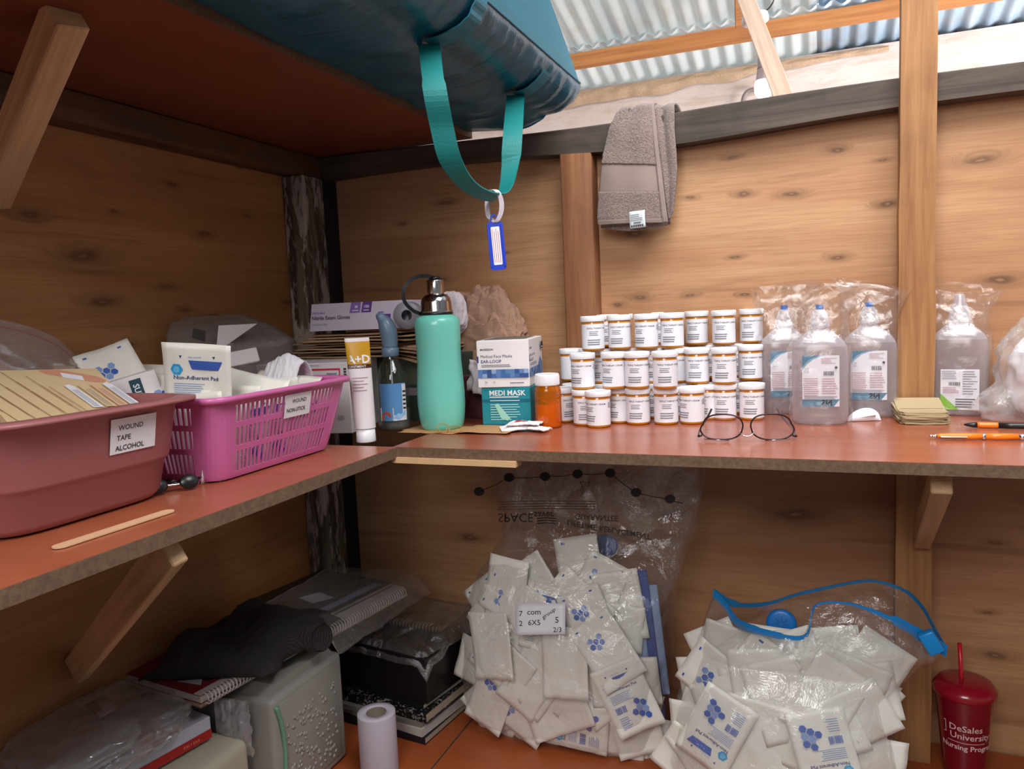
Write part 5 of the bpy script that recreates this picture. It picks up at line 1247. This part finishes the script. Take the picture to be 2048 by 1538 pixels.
mb.tube([onbag(1160, 964), onbag(1180, 964), onbag(1169, 984), onbag(1160, 964)], .0007, INKB, 4)
mb.build('printing', r)
mb = MB(); BZ = plain('teal_blue_zip', '2284a8', .35)
for s_ in (-1, 1):
    pts = [fn1((.5 + (.5 if s_ > 0 else 0) * 0) + s_ * .5 * k / 30 * 1.0, .985) for k in range(31)]; 
    mb.ribbon(pts, (0, .0, .012), .003, BZ)
mb.build('zip', r)
mb = MB(); vp = hit(1214, 1090, 'y', -.075); mb.lathe([(.001, 0), (.026, 0), (.028, .004), (.020, .008), (.001, .009)], plain('valve_blue', '2c6cb8', .35), 36, M=Matrix.Translation(vp) @ Matrix.Rotation(PI / 2, 4, 'X')); mb.build('valve', r)
mb = MB(); f_ = lambda u, v, h: (lambda p: Vector((p.x, p.y - .0015 - h, p.z)))(onbag(1031 + u * 100 + v * 0, 1208 + v * 62 - u * 6 * 0 + u * (-2), 0)); 
PEN = plain('pen_ink', '26303c', .5)
mb.grid(lambda u, v: f_(u, v, .0), 8, 6, WL, True, th=.0004)
def hand(tx, u, v, s, rot=0):
    vs, fs = text_mesh(tx, .008); x0 = min(q_[0] for q_ in vs); cr, sr = math.cos(rot), math.sin(rot)
    mb.add([f_(u + ((q_[0] - x0) * cr + q_[1] * sr * .0 - q_[1] * sr * .62) * s / 100, v - (q_[1] * cr + (q_[0] - x0) * sr) * s / 62, .0008) for q_ in vs], [tuple(reversed(q_)) if False else q_ for q_ in fs], PEN)
hand('7', .08, .38, 15); hand('com', .24, .34, 16); hand('2', .08, .70, 15); hand('6X5', .26, .68, 15); hand('group', .56, .50, 13, .6); hand('5', .80, .62, 17); hand('2/3', .76, .92, 14)
mb.build('handwritten_label', r)
# packets inside: placed in layers just behind the film
rnd = random.Random(21)
PLA = 'white dressing packet among others inside the tall printed zip bag'; PLB = 'white dressing packet among others inside the open blue-zipped bag'
def infill(tab, spots, yo, grp, names, seed0):
    for i, (px, py, ang, kind, lay, lab) in enumerate(spots):
        p = hit(px, py, 'y', -.2)
        for _ in range(3): p = hit(px, py, 'y', ysurf(tab, p.x, p.z) + yo + lay * .012)
        xl, xr, ym, d = interp(tab, p.z); p.x = max(xl + .062, min(xr - .062, p.x)); k = (p.x - (xl + xr) / 2) / ((xr - xl) / 2)
        if lab in (PLA, PLB):
            fx = ((p.x - tab[0][1]) / (tab[0][2] - tab[0][1])); fz = (p.z - ZL) / .4
            lab = '%s packet in the %s %s of %s' % (['blank white', 'fully blue-printed white', 'white hexagon-printed', 'nearly blank white'][kind], 'upper' if fz > .66 else 'middle' if fz > .33 else 'lower', 'left' if fx < .33 else 'centre' if fx < .66 else 'right', 'the tall printed zip bag' if lab == PLA else 'the open blue-zipped bag'); gr = grp
        else: gr = None
        packet(face(p, R(ang), R(rnd.uniform(5, 13)), R(26 * k * abs(k))) @ Matrix.Scale(1.12, 4), lab, gr, kind, rnd.uniform(-.2, .5), seed0 + i)
PL = 'white dressing packet among others inside the tall printed zip bag'
sp = [(1255, 1392, 25, 1, 0.2, 'dressing packet with readable blue print, lower right in the tall printed zip bag'), (1130, 1325, 4, 0, .6, 'large blank white packet in the middle of the tall printed zip bag, below its label'), (1090, 1235, -8, 1, 2.2, PL),
      (1012, 1180, -5, 0, 1.6, 'blank white packet at the upper left inside the tall printed zip bag'), (1160, 1140, 12, 3, 2.6, 'blank white packet standing highest in the middle of the tall printed zip bag'), (985, 1290, 8, 0, .8, PL), (985, 1390, -18, 2, 1.2, PL), (1040, 1420, 62, 2, .9, PL), (1150, 1450, 86, 1, .7, PL), (1225, 1462, 80, 2, 1.4, PL),
      (1180, 1245, 24, 2, 1.5, PL), (1215, 1300, 35, 2, 1.2, PL), (1060, 1360, -30, 0, 1.7, PL), (1115, 1420, -65, 0, 1.0, PL), (1275, 1440, 15, 0, 1.1, PL), (980, 1430, 40, 2, 2.1, PL), (1075, 1180, 35, 0, 3.3, PL), (1195, 1180, -25, 2, 3.4, PL), (1240, 1210, 10, 0, 3.8, PL),
      (950, 1330, 80, 0, 2.2, PL), (1130, 1260, 50, 0, 3.4, PL), (1040, 1290, -40, 0, 3.1, PL), (1215, 1380, -50, 0, 3.0, PL), (1000, 1240, 60, 0, 3.2, PL), (1070, 1440, 10, 0, 3, PL), (1170, 1350, 70, 0, 3.3, PL), (965, 1450, 85, 2, .8, PL), (1290, 1480, 80, 0, .5, PL), (1110, 1478, 88, 1, 1.9, PL)]
sp += [(rnd.uniform(965, 1290), rnd.uniform(1190, 1475), rnd.uniform(-90, 90), 2 if k_ % 3 == 0 else 0, rnd.uniform(1.5, 4.5), PL) for k_ in range(22)]
infill(TAB1, sp, .016, 'packets inside the tall printed zip bag', None, 0)
BLS = [plain('blue_sleeve', '3f62a8', .3, var=.1, Coat_Weight=.4), plain('light_blue_sleeve', '8ea6cc', .3, var=.1, Coat_Weight=.4), plain('dark_blue_sleeve', '2a4a98', .3, Coat_Weight=.4)]
for i, (a, b, wd, m_) in enumerate([((1262, 1170), (1290, 1420), .040, 1), ((1283, 1140), (1322, 1440), .022, 2), ((1304, 1170), (1330, 1390), .022, 1), ((1272, 1205), (1308, 1430), .030, 0)]):
    pa = hit(*a, 'y', -.20 + .01 * i); pbb = hit(*b, 'y', -.235 + .012 * i); mb = MB(); mb.box((0, -wd / 2, -.004), ((pbb - pa).length, wd / 2, 0), BLS[m_], .002, seg=1)
    tag(mb.build('blue_sleeve', None, frame(pa, pbb - pa, (0.2, -1, 0))), ['pale blue plastic sleeve', 'narrow dark blue plastic sleeve', 'pale blue plastic sleeve nearest the edge', 'medium blue plastic sleeve'][i] + ' at the right inside the tall printed zip bag', 'sleeve')

# ---- second bag, open mouth with blue zip
TAB2 = [(.471, -.28, .135, -.27, .12), (.55, -.30, .14, -.28, .145), (.65, -.275, .12, -.28, .14), (.72, -.245, .115, -.28, .12), (.765, -.235, .16, -.28, .09)]
fz = [(1427, 1186, -.29), (1452, 1212, -.31), (1470, 1240, -.33), (1500, 1256, -.36), (1560, 1272, -.38), (1600, 1276, -.38), (1618, 1262, -.37), (1624, 1225, -.35), (1640, 1207, -.34), (1690, 1206, -.34), (1740, 1220, -.34), (1800, 1246, -.34), (1850, 1276, -.33), (1893, 1302, -.32)]
bz = [(1427, 1184, -.28), (1470, 1208, -.27), (1530, 1208, -.24), (1590, 1190, -.22), (1650, 1176, -.21), (1720, 1163, -.20), (1760, 1164, -.20), (1810, 1182, -.21), (1845, 1215, -.24), (1870, 1260, -.28), (1893, 1300, -.31)]
FZ = spline([hit(a, b, 'y', y) for a, b, y in fz], 6); BK = spline([hit(a, b, 'y', y) for a, b, y in bz], 6)
tb2 = tubebag(TAB2, 8.0, 1.3)
def along(S, k): k = max(0, min(1, k)) * (len(S) - 1); i = min(int(k), len(S) - 2); return S[i].lerp(S[i + 1], k - i)
def fn2(u, v):
    if v < .62: return tb2(u, v / .62)
    k = (v - .62) / .38; p = tb2(u, 1.0); a = (u % 1.0)
    q_ = along(FZ, (a - .5) * 2) if a >= .5 else along(BK, 1 - a * 2)
    s = k; w = p.lerp(q_, s); b_ = math.sin(k * PI)
    return w + Vector((.006 * nz(w.x * 14, w.z * 14), (-.020 if a > .5 else .01) * b_ - .008 * b_ * ridge(w.x * 12, w.z * 11, 4), .010 * b_ * nz(w.x * 12, 7)))
r = thing('zip_storage_bag', 'open clear zip bag with a blue zip, full of white packets, at the lower right', 'bag', (0, 0, 0))
mb = MB(); mb.grid(fn2, 130, 90, F_big, True, closed_u=True); mb.f.append([i * 91 for i in reversed(range(130))]); mb.mi.append(0); mb.sm.append(False); mb.build('plastic_film', r)
BZ2 = plain('bright_blue_zip', '1a7ec4', .35)
def taper(S, w0): return [Vector((.1, .12, 1)).normalized() * (w0[min(len(w0) - 1, int(i / len(S) * len(w0)))]) for i in range(len(S))]
mb = MB(); mb.ribbon(FZ, taper(FZ, [.016, .016, .016, .015, .012, .008, .008, .014, .010, .004, .004, .005, .008, .018, .022, .022]), .002, BZ2)
mb.ribbon(BK, taper(BK, [.014, .008, .006, .007, .006, .005, .006, .008, .008, .008]), .002, plain('deep_blue_zip', '1f6a9c', .35)); mb.build('zip', r)
mb = MB(); sp_ = hit(1862, 1284, 'y', -.345); mb.box((-.013, -.009, -.02), (.013, .009, .02), plain('slider_blue', '1890dc', .3), .003, M=Matrix.Translation(sp_) @ Matrix.Rotation(R(-30), 4, 'Y')); mb.build('zip_slider', r)
mb = MB(); vp = hit(1563, 1247, 'y', -.20); mb.lathe([(.001, 0), (.027, 0), (.030, .003), (.029, .008), (.022, .0095), (.001, .0095)], plain('valve_bright', '1478cc', .35), 40, M=Matrix.Translation(vp) @ Matrix.Rotation(PI / 2 - .2, 4, 'X'))
for k in range(8): mb.box((-.0006, .004, .0095), (.0006, .014, .0105), plain('valve_dark', '105898', .4), M=Matrix.Translation(vp) @ Matrix.Rotation(PI / 2 - .2, 4, 'X') @ Matrix.Rotation(k * PI / 4, 4, 'Z'))
mb.build('valve', r)
PL2 = 'white dressing packet among others inside the open blue-zipped bag'
sp = [(1432, 1460, 155, 1, .1, 'dressing packet with upside-down blue print, left in the open blue-zipped bag'), (1650, 1505, 195, 1, .3, 'dressing packet with blue print low in the middle of the open blue-zipped bag'), (1560, 1400, 20, 0, .8, 'blank white packet in the middle of the open blue-zipped bag'), (1440, 1365, 60, 2, 1.4, PL2), (1395, 1400, -15, 0, 1.3, PL2),
      (1510, 1350, -35, 3, 1.8, PL2), (1600, 1340, 25, 0, 2.2, PL2), (1650, 1400, -30, 0, 1.2, PL2), (1700, 1440, -60, 0, 1.0, PL2), (1530, 1460, 80, 0, 1.3, PL2), (1610, 1460, 50, 0, 1.6, PL2), (1740, 1480, 10, 0, 1.2, PL2), (1380, 1480, 5, 0, 1.6, PL2), (1680, 1360, 70, 0, 2.6, PL2), (1500, 1510, 30, 0, .9, PL2), (1580, 1530, -20, 0, 1.4, PL2), (1740, 1530, 80, 0, .9, PL2), (1470, 1410, -70, 0, 2.4, PL2), (1560, 1310, 88, 0, 3.2, PL2), (1640, 1310, 100, 0, 3.4, PL2), (1720, 1390, 100, 0, 2.4, PL2), (1480, 1310, 80, 0, 3.0, PL2), (1390, 1530, 60, 0, .9, PL2), (1420, 1320, 30, 0, 2.6, PL2)]
sp += [(rnd.uniform(1380, 1740), rnd.uniform(1350, 1530), rnd.uniform(-90, 90), 0, rnd.uniform(1.2, 4.2), PL2) for k_ in range(20)]
infill(TAB2, sp, .018, 'packets inside the open blue-zipped bag', None, 40)
# ---- red tumbler
r = thing('tumbler', 'dark red lidded tumbler with a red straw and white university lettering', 'tumbler', (.268, -.10, ZL + .0005), cam_ang(.268, -.10) + PI / 2)
MR = plain('ruby_plastic', '7e0c20', .18, var=.05, Coat_Weight=.5); MR2 = plain('red_lid', '9c1428', .2, Coat_Weight=.4)
mb = MB(); mb.lathe([(.001, 0), (.034, 0), (.037, .003), (.040, .03), (.049, .13), (.0535, .172)], MR, 56, cap1=False); mb.build('cup_body', r)
mb = MB(); mb.lathe([(.0545, .168), (.057, .170), (.0575, .180), (.055, .184), (.048, .194), (.034, .198), (.001, .199)], MR2, 56, cap1=False); mb.build('lid', r)
mb = MB(); mb.tube([(.0, 0, .01), (-.006, .002, .20), (-.010, .004, .268)], .0042, plain('straw_red', 'c8182c', .3), 14); mb.build('straw', r)
def cm(u, v, h): rr_ = .040 + (v - .03) * .09 + .0006 + h; a = -PI / 2 + u / .046; return Vector((rr_ * math.cos(a), rr_ * math.sin(a), v))
mb = MB(); LW = plain('lettering_white', 'e8c8c4', .5)
mb.decal([('t', 'DeSales', -.025, .108, .0185, LW, 'l', .01), ('t', 'University', -.024, .091, .0185, LW, 'l', .01), ('r', -.030, .083, .040, .0842, LW), ('t', 'Nursing Program', -.042, .068, .0155, LW, 'l', .02), ('r', -.033, .098, -.0315, .124, LW), ('r', -.036, .122, -.0325, .1235, LW), ('r', -.036, .098, -.0325, .0995, LW)], cm, step=.003, lift=.0004); mb.build('lettering', r)
# ---- dark bottle half hidden behind the second bag
r = thing('antiseptic_bottle', 'dark red and black bottle half hidden behind the open zip bag', 'bottle', (.112, -.10, ZL + .0005), cam_ang(.112, -.10) + PI / 2)
mb = MB(); mb.lathe([(.001, 0), (.026, 0), (.0275, .003), (.0275, .11), (.02, .122), (.012, .126)], plain('oxblood', '3c1218', .35), 36); mb.build('bottle_body', r)
mb = MB(); mb.lathe([(.013, .126), (.014, .127), (.014, .142), (.001, .143)], BLK, 28, cap1=False); mb.build('cap', r)
mb = MB(); mb.decal([('t', 'SURGICAL', -.020, .088, .0095, LW, 'l', .02), ('t', 'RE', .008, .074, .010, LW, 'l', .02), ('r', -.022, .1, .022, .1015, LW)], cyl(.0277), step=.003); mb.build('lettering', r)

# ================================================================ bottom shelf, left
PAPW = plain('roll_paper', 'b8b0bc', .7, var=.03)
r = thing('paper_roll', 'upright white paper roll with a hollow core, left of the tall zip bag', 'paper roll', (-.885, -.47, ZL + .0005))
mb = MB(); mb.lathe([(.021, 0), (.040, 0), (.0405, .002), (.0405, .132), (.040, .134), (.022, .134), (.0215, .132)], PAPW, 56, cap0=False, cap1=False); mb.build('paper', r)
mb = MB(); mb.lathe([(.0215, .0), (.0215, .1335), (.0205, .1335), (.0205, 0)], plain('grey_card_core', '6e6458', .8), 40, cap0=False, cap1=False); mb.build('core', r)
# whitish plastic canister
MC = plain('milky_green_plastic', '95918a', .5, var=.06)
r = thing('plastic_canister', 'milky white plastic canister with a dimpled side panel, under the spiral notebooks', 'canister', (0, 0, 0))
mb = MB(); mb.box((-1.225, -.675, ZL + .0005), (-.985, -.44, .715), MC, .012, seg=3)
vs_ = []; mb.prism([(-.665, .712), (-.45, .712), (-.47, .734), (-.645, .734)], -1.21, -1.0, MC, plane='yz')
mb.build('tank', r)
mb = MB(); mb.box((-.986, -.655, .49), (-.9835, -.462, .70), MC, .002)
rn = random.Random(5)
for i in range(150):
    y = rn.uniform(-.645, -.475); z = rn.uniform(.50, .66); mb.lathe([(.0045, -.001), (.0035, .0015), (.001, .0022)], MC, 7, M=Matrix.Translation((-.9835, y, z)) @ Matrix.Rotation(PI / 2, 4, 'Y') @ Matrix.Rotation(rn.uniform(0, 3), 4, 'Z'), sx=rn.uniform(.6, 1.3), cap0=False)
mb.build('dimpled_panel', r)
mb = MB(); mb.tube(spline([(-.984, -.665, .70), (-.982, -.655, .66), (-.9815, -.65, .60), (-.983, -.655, .53)], 6), .0045, plain('green_tint_ridge', '6c9c84', .4), 8); mb.build('green_seam', r)
# second, lower canister under the white box
mb = MB(); mb.box((-1.255, -1.05, ZL + .0005), (-1.02, -.70, .655), plain('cream_plastic', 'b4ad98', .5, var=.05), .02, seg=3); tag(mb.build('plastic_canister'), 'cream plastic canister under the white box with the red stripe', 'canister')
# spiral notebooks
PGS = plain('page_edges', 'a89c88', .8, var=.1, bump=.3, bscale=300); PGW = plain('white_pages', 'b9b2ac', .75, var=.05)
def book(name, o, ang, w, d, h, cover, label, cat='notebook', spiral=None, pages=None, img=None, group=None, tilt=0):
    """corner o, spine edge running along local +y on the +x side"""
    M = Matrix.Translation(Vector(o)) @ Matrix.Rotation(R(ang), 4, 'Z') @ Matrix.Rotation(R(tilt), 4, 'X')
    r = thing(name, label, cat, M=M, group=group); mb = MB(); mb.box((-w + .001, .001, .0012), (-.001, d - .001, h - .0012), pages or PGS, .0008, seg=1); mb.build('pages', r)
    mb = MB(); mb.box((-w, 0, h - .0012), (0, d, h), cover, .0004, seg=1); mb.box((-w, 0, 0), (0, d, .0012), cover, .0004, seg=1); mb.build('cover', r)
    if img:
        mb = MB(); mb.decal(img, planar((-w, 0, h), (1, 0, 0), (0, 1, 0)), step=0); mb.build('cover_picture', r)
    if spiral:
        mb = MB(); n = int(d / .0085); pts = []
        for i in range(n * 10):
            a = 2 * PI * i / 10; pts.append((.0035 + (h / 2 + .003) * math.cos(a), .006 + (d - .012) * i / (n * 10), h / 2 + (h / 2 + .003) * math.sin(a)))
        mb.tube(pts, .0014, spiral, 5); mb.build('spiral_binding', r)
    return r
SPW = plain('white_wire', 'd4d0ce', .35); REDC = plain('red_cover', '7c1c2c', .5, var=.3); DKC = plain('dark_cover', '241c1c', .35, var=.3); BRC = plain('brown_card_cover', '6c5038', .7, var=.1)
zc = .7345
book('spiral_notebook', (-1.072, -.765, zc), -7, .24, .285, .012, BRC, 'brown-backed notepad at the bottom of the pile on the milky canister')
book('spiral_notebook', (-1.065, -.770, zc + .0125), -7, .235, .285, .016, REDC, 'spiral notebook with a red cover, under the dark sweater', spiral=SPW, pages=PGW, img=[('p', [(.06, .03), (.12, .02), (.20, .05), (.22, .20), (.05, .22)], plain('dark_red_picture', '3c1418', .5)), ('p', [(.14, .02), (.2, .03), (.18, .05)], KL_), ('r', .215, 0, .235, .285, PGW)])
book('spiral_notebook', (-1.022, -.475, zc), -9, .26, .30, .018, BRC, 'thick spiral pad at the back of the pile on the milky canister')
book('spiral_notebook', (-1.012, -.485, zc + .0185), -9, .27, .30, .018, PGW, 'white spiral-bound sketch pad beneath the dark-covered book', spiral=SPW, pages=PGW)
book('picture_book', (-1.045, -.47, zc + .037), -10, .24, .28, .010, DKC, 'dark-covered book with a faded picture, topmost under the clear sheet', 'book', img=[('p', [(.10, .10), (.16, .09), (.18, .14), (.12, .15)], KL_), ('p', [(.03, .16), (.12, .18), (.10, .26), (.02, .24)], plain('maroon_picture', '3c2024', .5)), ('r', .20, .02, .225, .26, plain('blue_grey_edge', '8088a4', .5))])
# clear plastic sheet over the back pile
def cover(name, label, pts_fn, m, cat='plastic sheet'):
    mb = MB(); mb.grid(pts_fn, 50, 50, m, True, th=.0003); return tag(mb.build(name), label, cat)
F_low = film('loose_film', milk=.05, gloss=.13, rough=.1, bscale=18, bstr=.7, bdist=.008)
def cov1(u, v):
    x = -1.26 + .30 * u + .03 * v * u; y = -.50 + .36 * v; z = zc + .052 + .005 * nz(x * 9, y * 9) + .004 * ridge(x * 12, y * 12, 1)
    if u > .88: z -= (u - .88) / .12 * .05; x += .012
    return Vector((max(x, -1.205), min(y, -.155 if x < -1.2 else 0), z))
cover('plastic_sheet', 'crinkled clear plastic sheet over the dark-covered book on the canister', cov1, F_low)
# dark sweater
t = NT('dark_knit'); wv = t.node('ShaderNodeTexWave', {'Vector': t.mapping(t.co(), (1, 1, 1), rot=(0, 0, .5)), 'Scale': 150, 'Distortion': 4, 'Detail': 3}).outputs['Fac']; n1 = t.noise(t.co(), 160, 2)
M_knit = t.fin(t.mix(t.math('MULTIPLY', wv, n1), srgb('242221'), srgb('484442')), .95, 0, t.bump(t.math('ADD', wv, n1), .4, .002))
def swt(u, v):
    x = -1.23 + .235 * u; y = -.76 + .30 * v + .10 * u * (1 - v) * .2 + .06 * u
    e = (1 - (2 * u - 1) ** 4) * (1 - (2 * v - 1) ** 4); z = zc + .032 + .045 * max(0, e) ** .5 * (.7 + .6 * math.sin(v * 5 + u * 3) ** 2) + .014 * ridge(u * 3.2, v * 2.6, 3) * e
    if u > .85 and v > .5: z += .012 * math.sin((v - .5) * 12); 
    return Vector((x + .02 * nz(v * 5, u), y, max(z, zc + .030 + .001)))
mb = MB(); mb.grid(swt, 60, 60, M_knit, True, th=.004)
r = thing('sweater', 'crumpled dark grey knitted garment on the spiral notebooks', 'sweater', (0, 0, 0)); mb.build('knit_body', r)
mb = MB()
def cuff(u, v):
    a = u * 2 * PI; k = v; return Vector((-1.055 + .085 * k + .012 * math.cos(a), -.60 + .075 * k + .026 * math.cos(a) * (1 - .2 * k), zc + .070 - .022 * k + (.024 + .006 * k) * math.sin(a) + .003 * nz(a * 2, k * 6)))
mb.grid(cuff, 36, 14, M_knit, True, th=.003, closed_u=True); mb.build('cuff', r)
# hanging pouch on the canister
r = thing('plastic_pouch', 'small crinkled clear pouch with a dark blue item, in front of the milky canister', 'pouch', (0, 0, 0))
mb = MB(); c_ = hit(472, 1450, 'y', -.70)
mb.grid(lambda u, v: Vector((c_.x - .04 + .08 * u + .006 * nz(v * 5, u), c_.y - .012 * math.sin(u * PI) * math.sin(v * PI) - .004 * ridge(u * 5, v * 5), c_.z - .055 + .11 * v)), 24, 30, film('pouch_film', milk=.15, gloss=.22, rough=.08, bscale=40, bstr=.8), True, th=.001); mb.build('plastic_film', r)
mb = MB(); mb.grid(blob(c_.x + .008, c_.y + .004, c_.z, .02, .004, .032, .15, 3, 2.2), 20, 14, plain('navy_item', '34486c', .5), True); mb.build('blue_item', r)
mb = MB(); mb.box((c_.x - .055, c_.y + .003, c_.z - .03), (c_.x - .015, c_.y + .007, c_.z + .045), PKC, .001, seg=1); tag(mb.build('paper_tag'), 'small off-white card tag left of the crinkled pouch', 'tag')
# ---- dark stack between canister and tall bag
CB = plain('black_marbled', '141212', .45)
t = NT('marbled'); n1 = t.noise(t.co(), 70, 3, .6, 2.); t.fin(t.mix(t.ramp(n1, [(.56, 0.), (.60, 1.)]), srgb('121012'), srgb('8c8886')), .45); M_marb = t.m
GRYC = plain('grey_paper_cover', '7c766e', .7, var=.1)
st = [('folder', 'navy folder at the bottom of the dark pile beside the paper roll', 'folder', .016, plain('navy_cover', '14161f', .5), None, None, -.838, -.352, 38),
      ('paper_pad', 'worn white paper pad, second from the bottom of the dark pile beside the paper roll', 'paper pad', .018, PGW, PGW, None, -.845, -.352, 35),
      ('magazine', 'grey-edged magazine in the middle of the dark pile beside the paper roll', 'magazine', .012, GRYC, PGS, None, -.850, -.345, 40),
      ('composition_book', 'black and white marbled composition book in the dark pile beside the paper roll', 'notebook', .022, M_marb, None, None, -.836, -.345, 37),
      ('folder', 'black folder near the top of the dark pile beside the paper roll', 'folder', .012, CB, None, None, -.850, -.330, 34)]
z = ZL + .0008
def diag(name, label, cat, h, cov, pg, cx, cy, ang, w=.25, d=.27):
    global z
    M = Matrix.Translation((cx, cy, z)) @ Matrix.Rotation(R(ang + 45), 4, 'Z')
    r = thing(name, label, cat, M=M); mb = MB(); mb.box((.001, .001, .001), (w - .001, d - .001, h - .001), pg or PGS, .0006, seg=1); mb.build('pages', r)
    mb = MB(); mb.box((0, 0, h - .001), (w, d, h), cov); mb.box((0, 0, 0), (w, d, .001), cov); mb.box((0, 0, .001), (.001, d, h - .001), cov); mb.build('cover', r); z += h + .0006
    return r
for a in st: diag(a[0], a[1], a[2], a[3], a[4], a[5], a[7], a[8], a[9])
diag('folder', 'thick black file box high in the dark pile beside the paper roll', 'folder', .105, CB, CB, -.842, -.325, 36, .235, .27)
z0_ = z
F_ = hit(883, 1252, 'z', z + .014); Rr = hit(932, 1214, 'z', z + .014); ag = math.degrees(math.atan2(Rr.y - F_.y, Rr.x - F_.x))
r = diag('spiral_notebook', 'tan-covered spiral notebook on top of the dark pile, in a clear bag', 'notebook', .014, plain('tan_cover', '8c7c64', .6, var=.06), PGW, F_.x, F_.y, ag - 45, min(.17, (-.02 - F_.y) * .98), .17)
mb = MB(); pts = []
for i in range(160): a = 2 * PI * i / 10; pts.append((-.002 + .009 * math.cos(a), .005 + .155 * i / 160, .007 + .009 * math.sin(a)))
mb.tube(pts, .001, SPW, 5); mb.build('spiral_binding', r)
def cov2(u, v):
    o = Vector((-.842, -.325, 0)); a = R(81); ex = Vector((math.cos(a), math.sin(a), 0)); ey = Vector((-math.sin(a), math.cos(a), 0))
    p = o + ex * (-.006 + .242 * u) + ey * (-.006 + .278 * v); zz = z0_ + .004 + .018 * max(0, min(1, (u - .25) / .12)) + .005 * ridge(p.x * 14, p.y * 14, 3) + .003
    k = max(0, .10 - u) / .10; zz -= k * .03; p -= ex * k * .004
    k = max(0, .08 - v) / .08; zz -= k * .03; p -= ey * k * .004
    return Vector((min(p.x, -.775), min(p.y, -.008), zz))
cover('plastic_sheet', 'glossy crinkled clear bag over the top of the dark pile beside the paper roll', cov2, film('dark_pile_film', milk=.04, gloss=.22, rough=.09, bscale=22, bstr=.9, bdist=.01))
# ---- white box with red stripe, and clear bag of rolls on it
cr = hit(420, 1432, 'z', .705); l_ = hit(190, 1345, 'z', .705); f2 = hit(285, 1538, 'z', .705)
e1 = (l_ - cr).normalized(); M = frame(cr, -e1, (0, 0, 1))
r = thing('flat_carton', 'flat white carton with a red stripe along its side, lower left corner', 'box', M=M)
mb = MB(); mb.box((-.30, -.235, -.042), (0, 0, 0), plain('cool_white_card', 'c4c4d0', .4, var=.02), .001, seg=1); mb.build('carton', r)
mb = MB(); RDS = plain('deep_red_print', 'b4201c', .45)
mb.decal([('r', -.235, -.042, -.0, -.024, RDS)] + bars(-.060, -.025, -.036, -.031, 7, plain('pale_red_print', 'd47868', .5), 2), planar((.0003, 0, 0), (0, 1, 0), (0, 0, 1)), step=0)
mb.decal([('p', [(-.085, -.235), (-.02, -.235), (-.02, -.085), (-.085, -.045)], plain('salmon_print', 'c88c8c', .45))], planar((0, 0, .0002), (1, 0, 0), (0, 1, 0)), step=0); mb.build('printing', r)
r = thing('gauze_roll_bag', 'clear plastic bag of white gauze lying on the red-striped carton', 'bag', (0, 0, 0))
g0 = hit(140, 1470, 'z', .74)
mb = MB(); mb.grid(blob(g0.x - .0, g0.y, .728, .10, .085, .022, .10, 2.4, 1.5, lo=.7065), 50, 30, plain('grey_white_gauze', 'a8a8a8', .8, var=.1, bump=.4), True)
mb.build('gauze', r)
mb = MB()
def gbag(u, v):
    p = blob(g0.x + .01, g0.y + .03, .735, .135, .13, .034, .13, 3.0, 7.7, lo=.7062)(u, v); p.x = max(p.x, -1.27)
    return p
mb.grid(gbag, 80, 50, film('gauze_film', milk=.16, gloss=.2, rough=.1, bscale=20, bstr=.8, bdist=.008), True); mb.build('plastic_film', r)
lp = hit(215, 1405, 'z', .765); mb = MB(); mb.grid(lambda u, v: lp + Vector((-.04 + .07 * u, -.012 + .035 * v - .03 * u, .006 * math.sin(u * 3) - .004)), 8, 4, plain('pinkish_label', 'b898a4', .4), True, th=.0005)
mb.decal(bars(-.03, .025, -.006, .012, 16, K, 3), lambda u, v, h: lp + Vector((u - .005, v - .012 - .43 * (u + .035), h + .0012 + .006 * math.sin((u + .035) * 43) - .004)), step=0); mb.build('barcode_label', r)
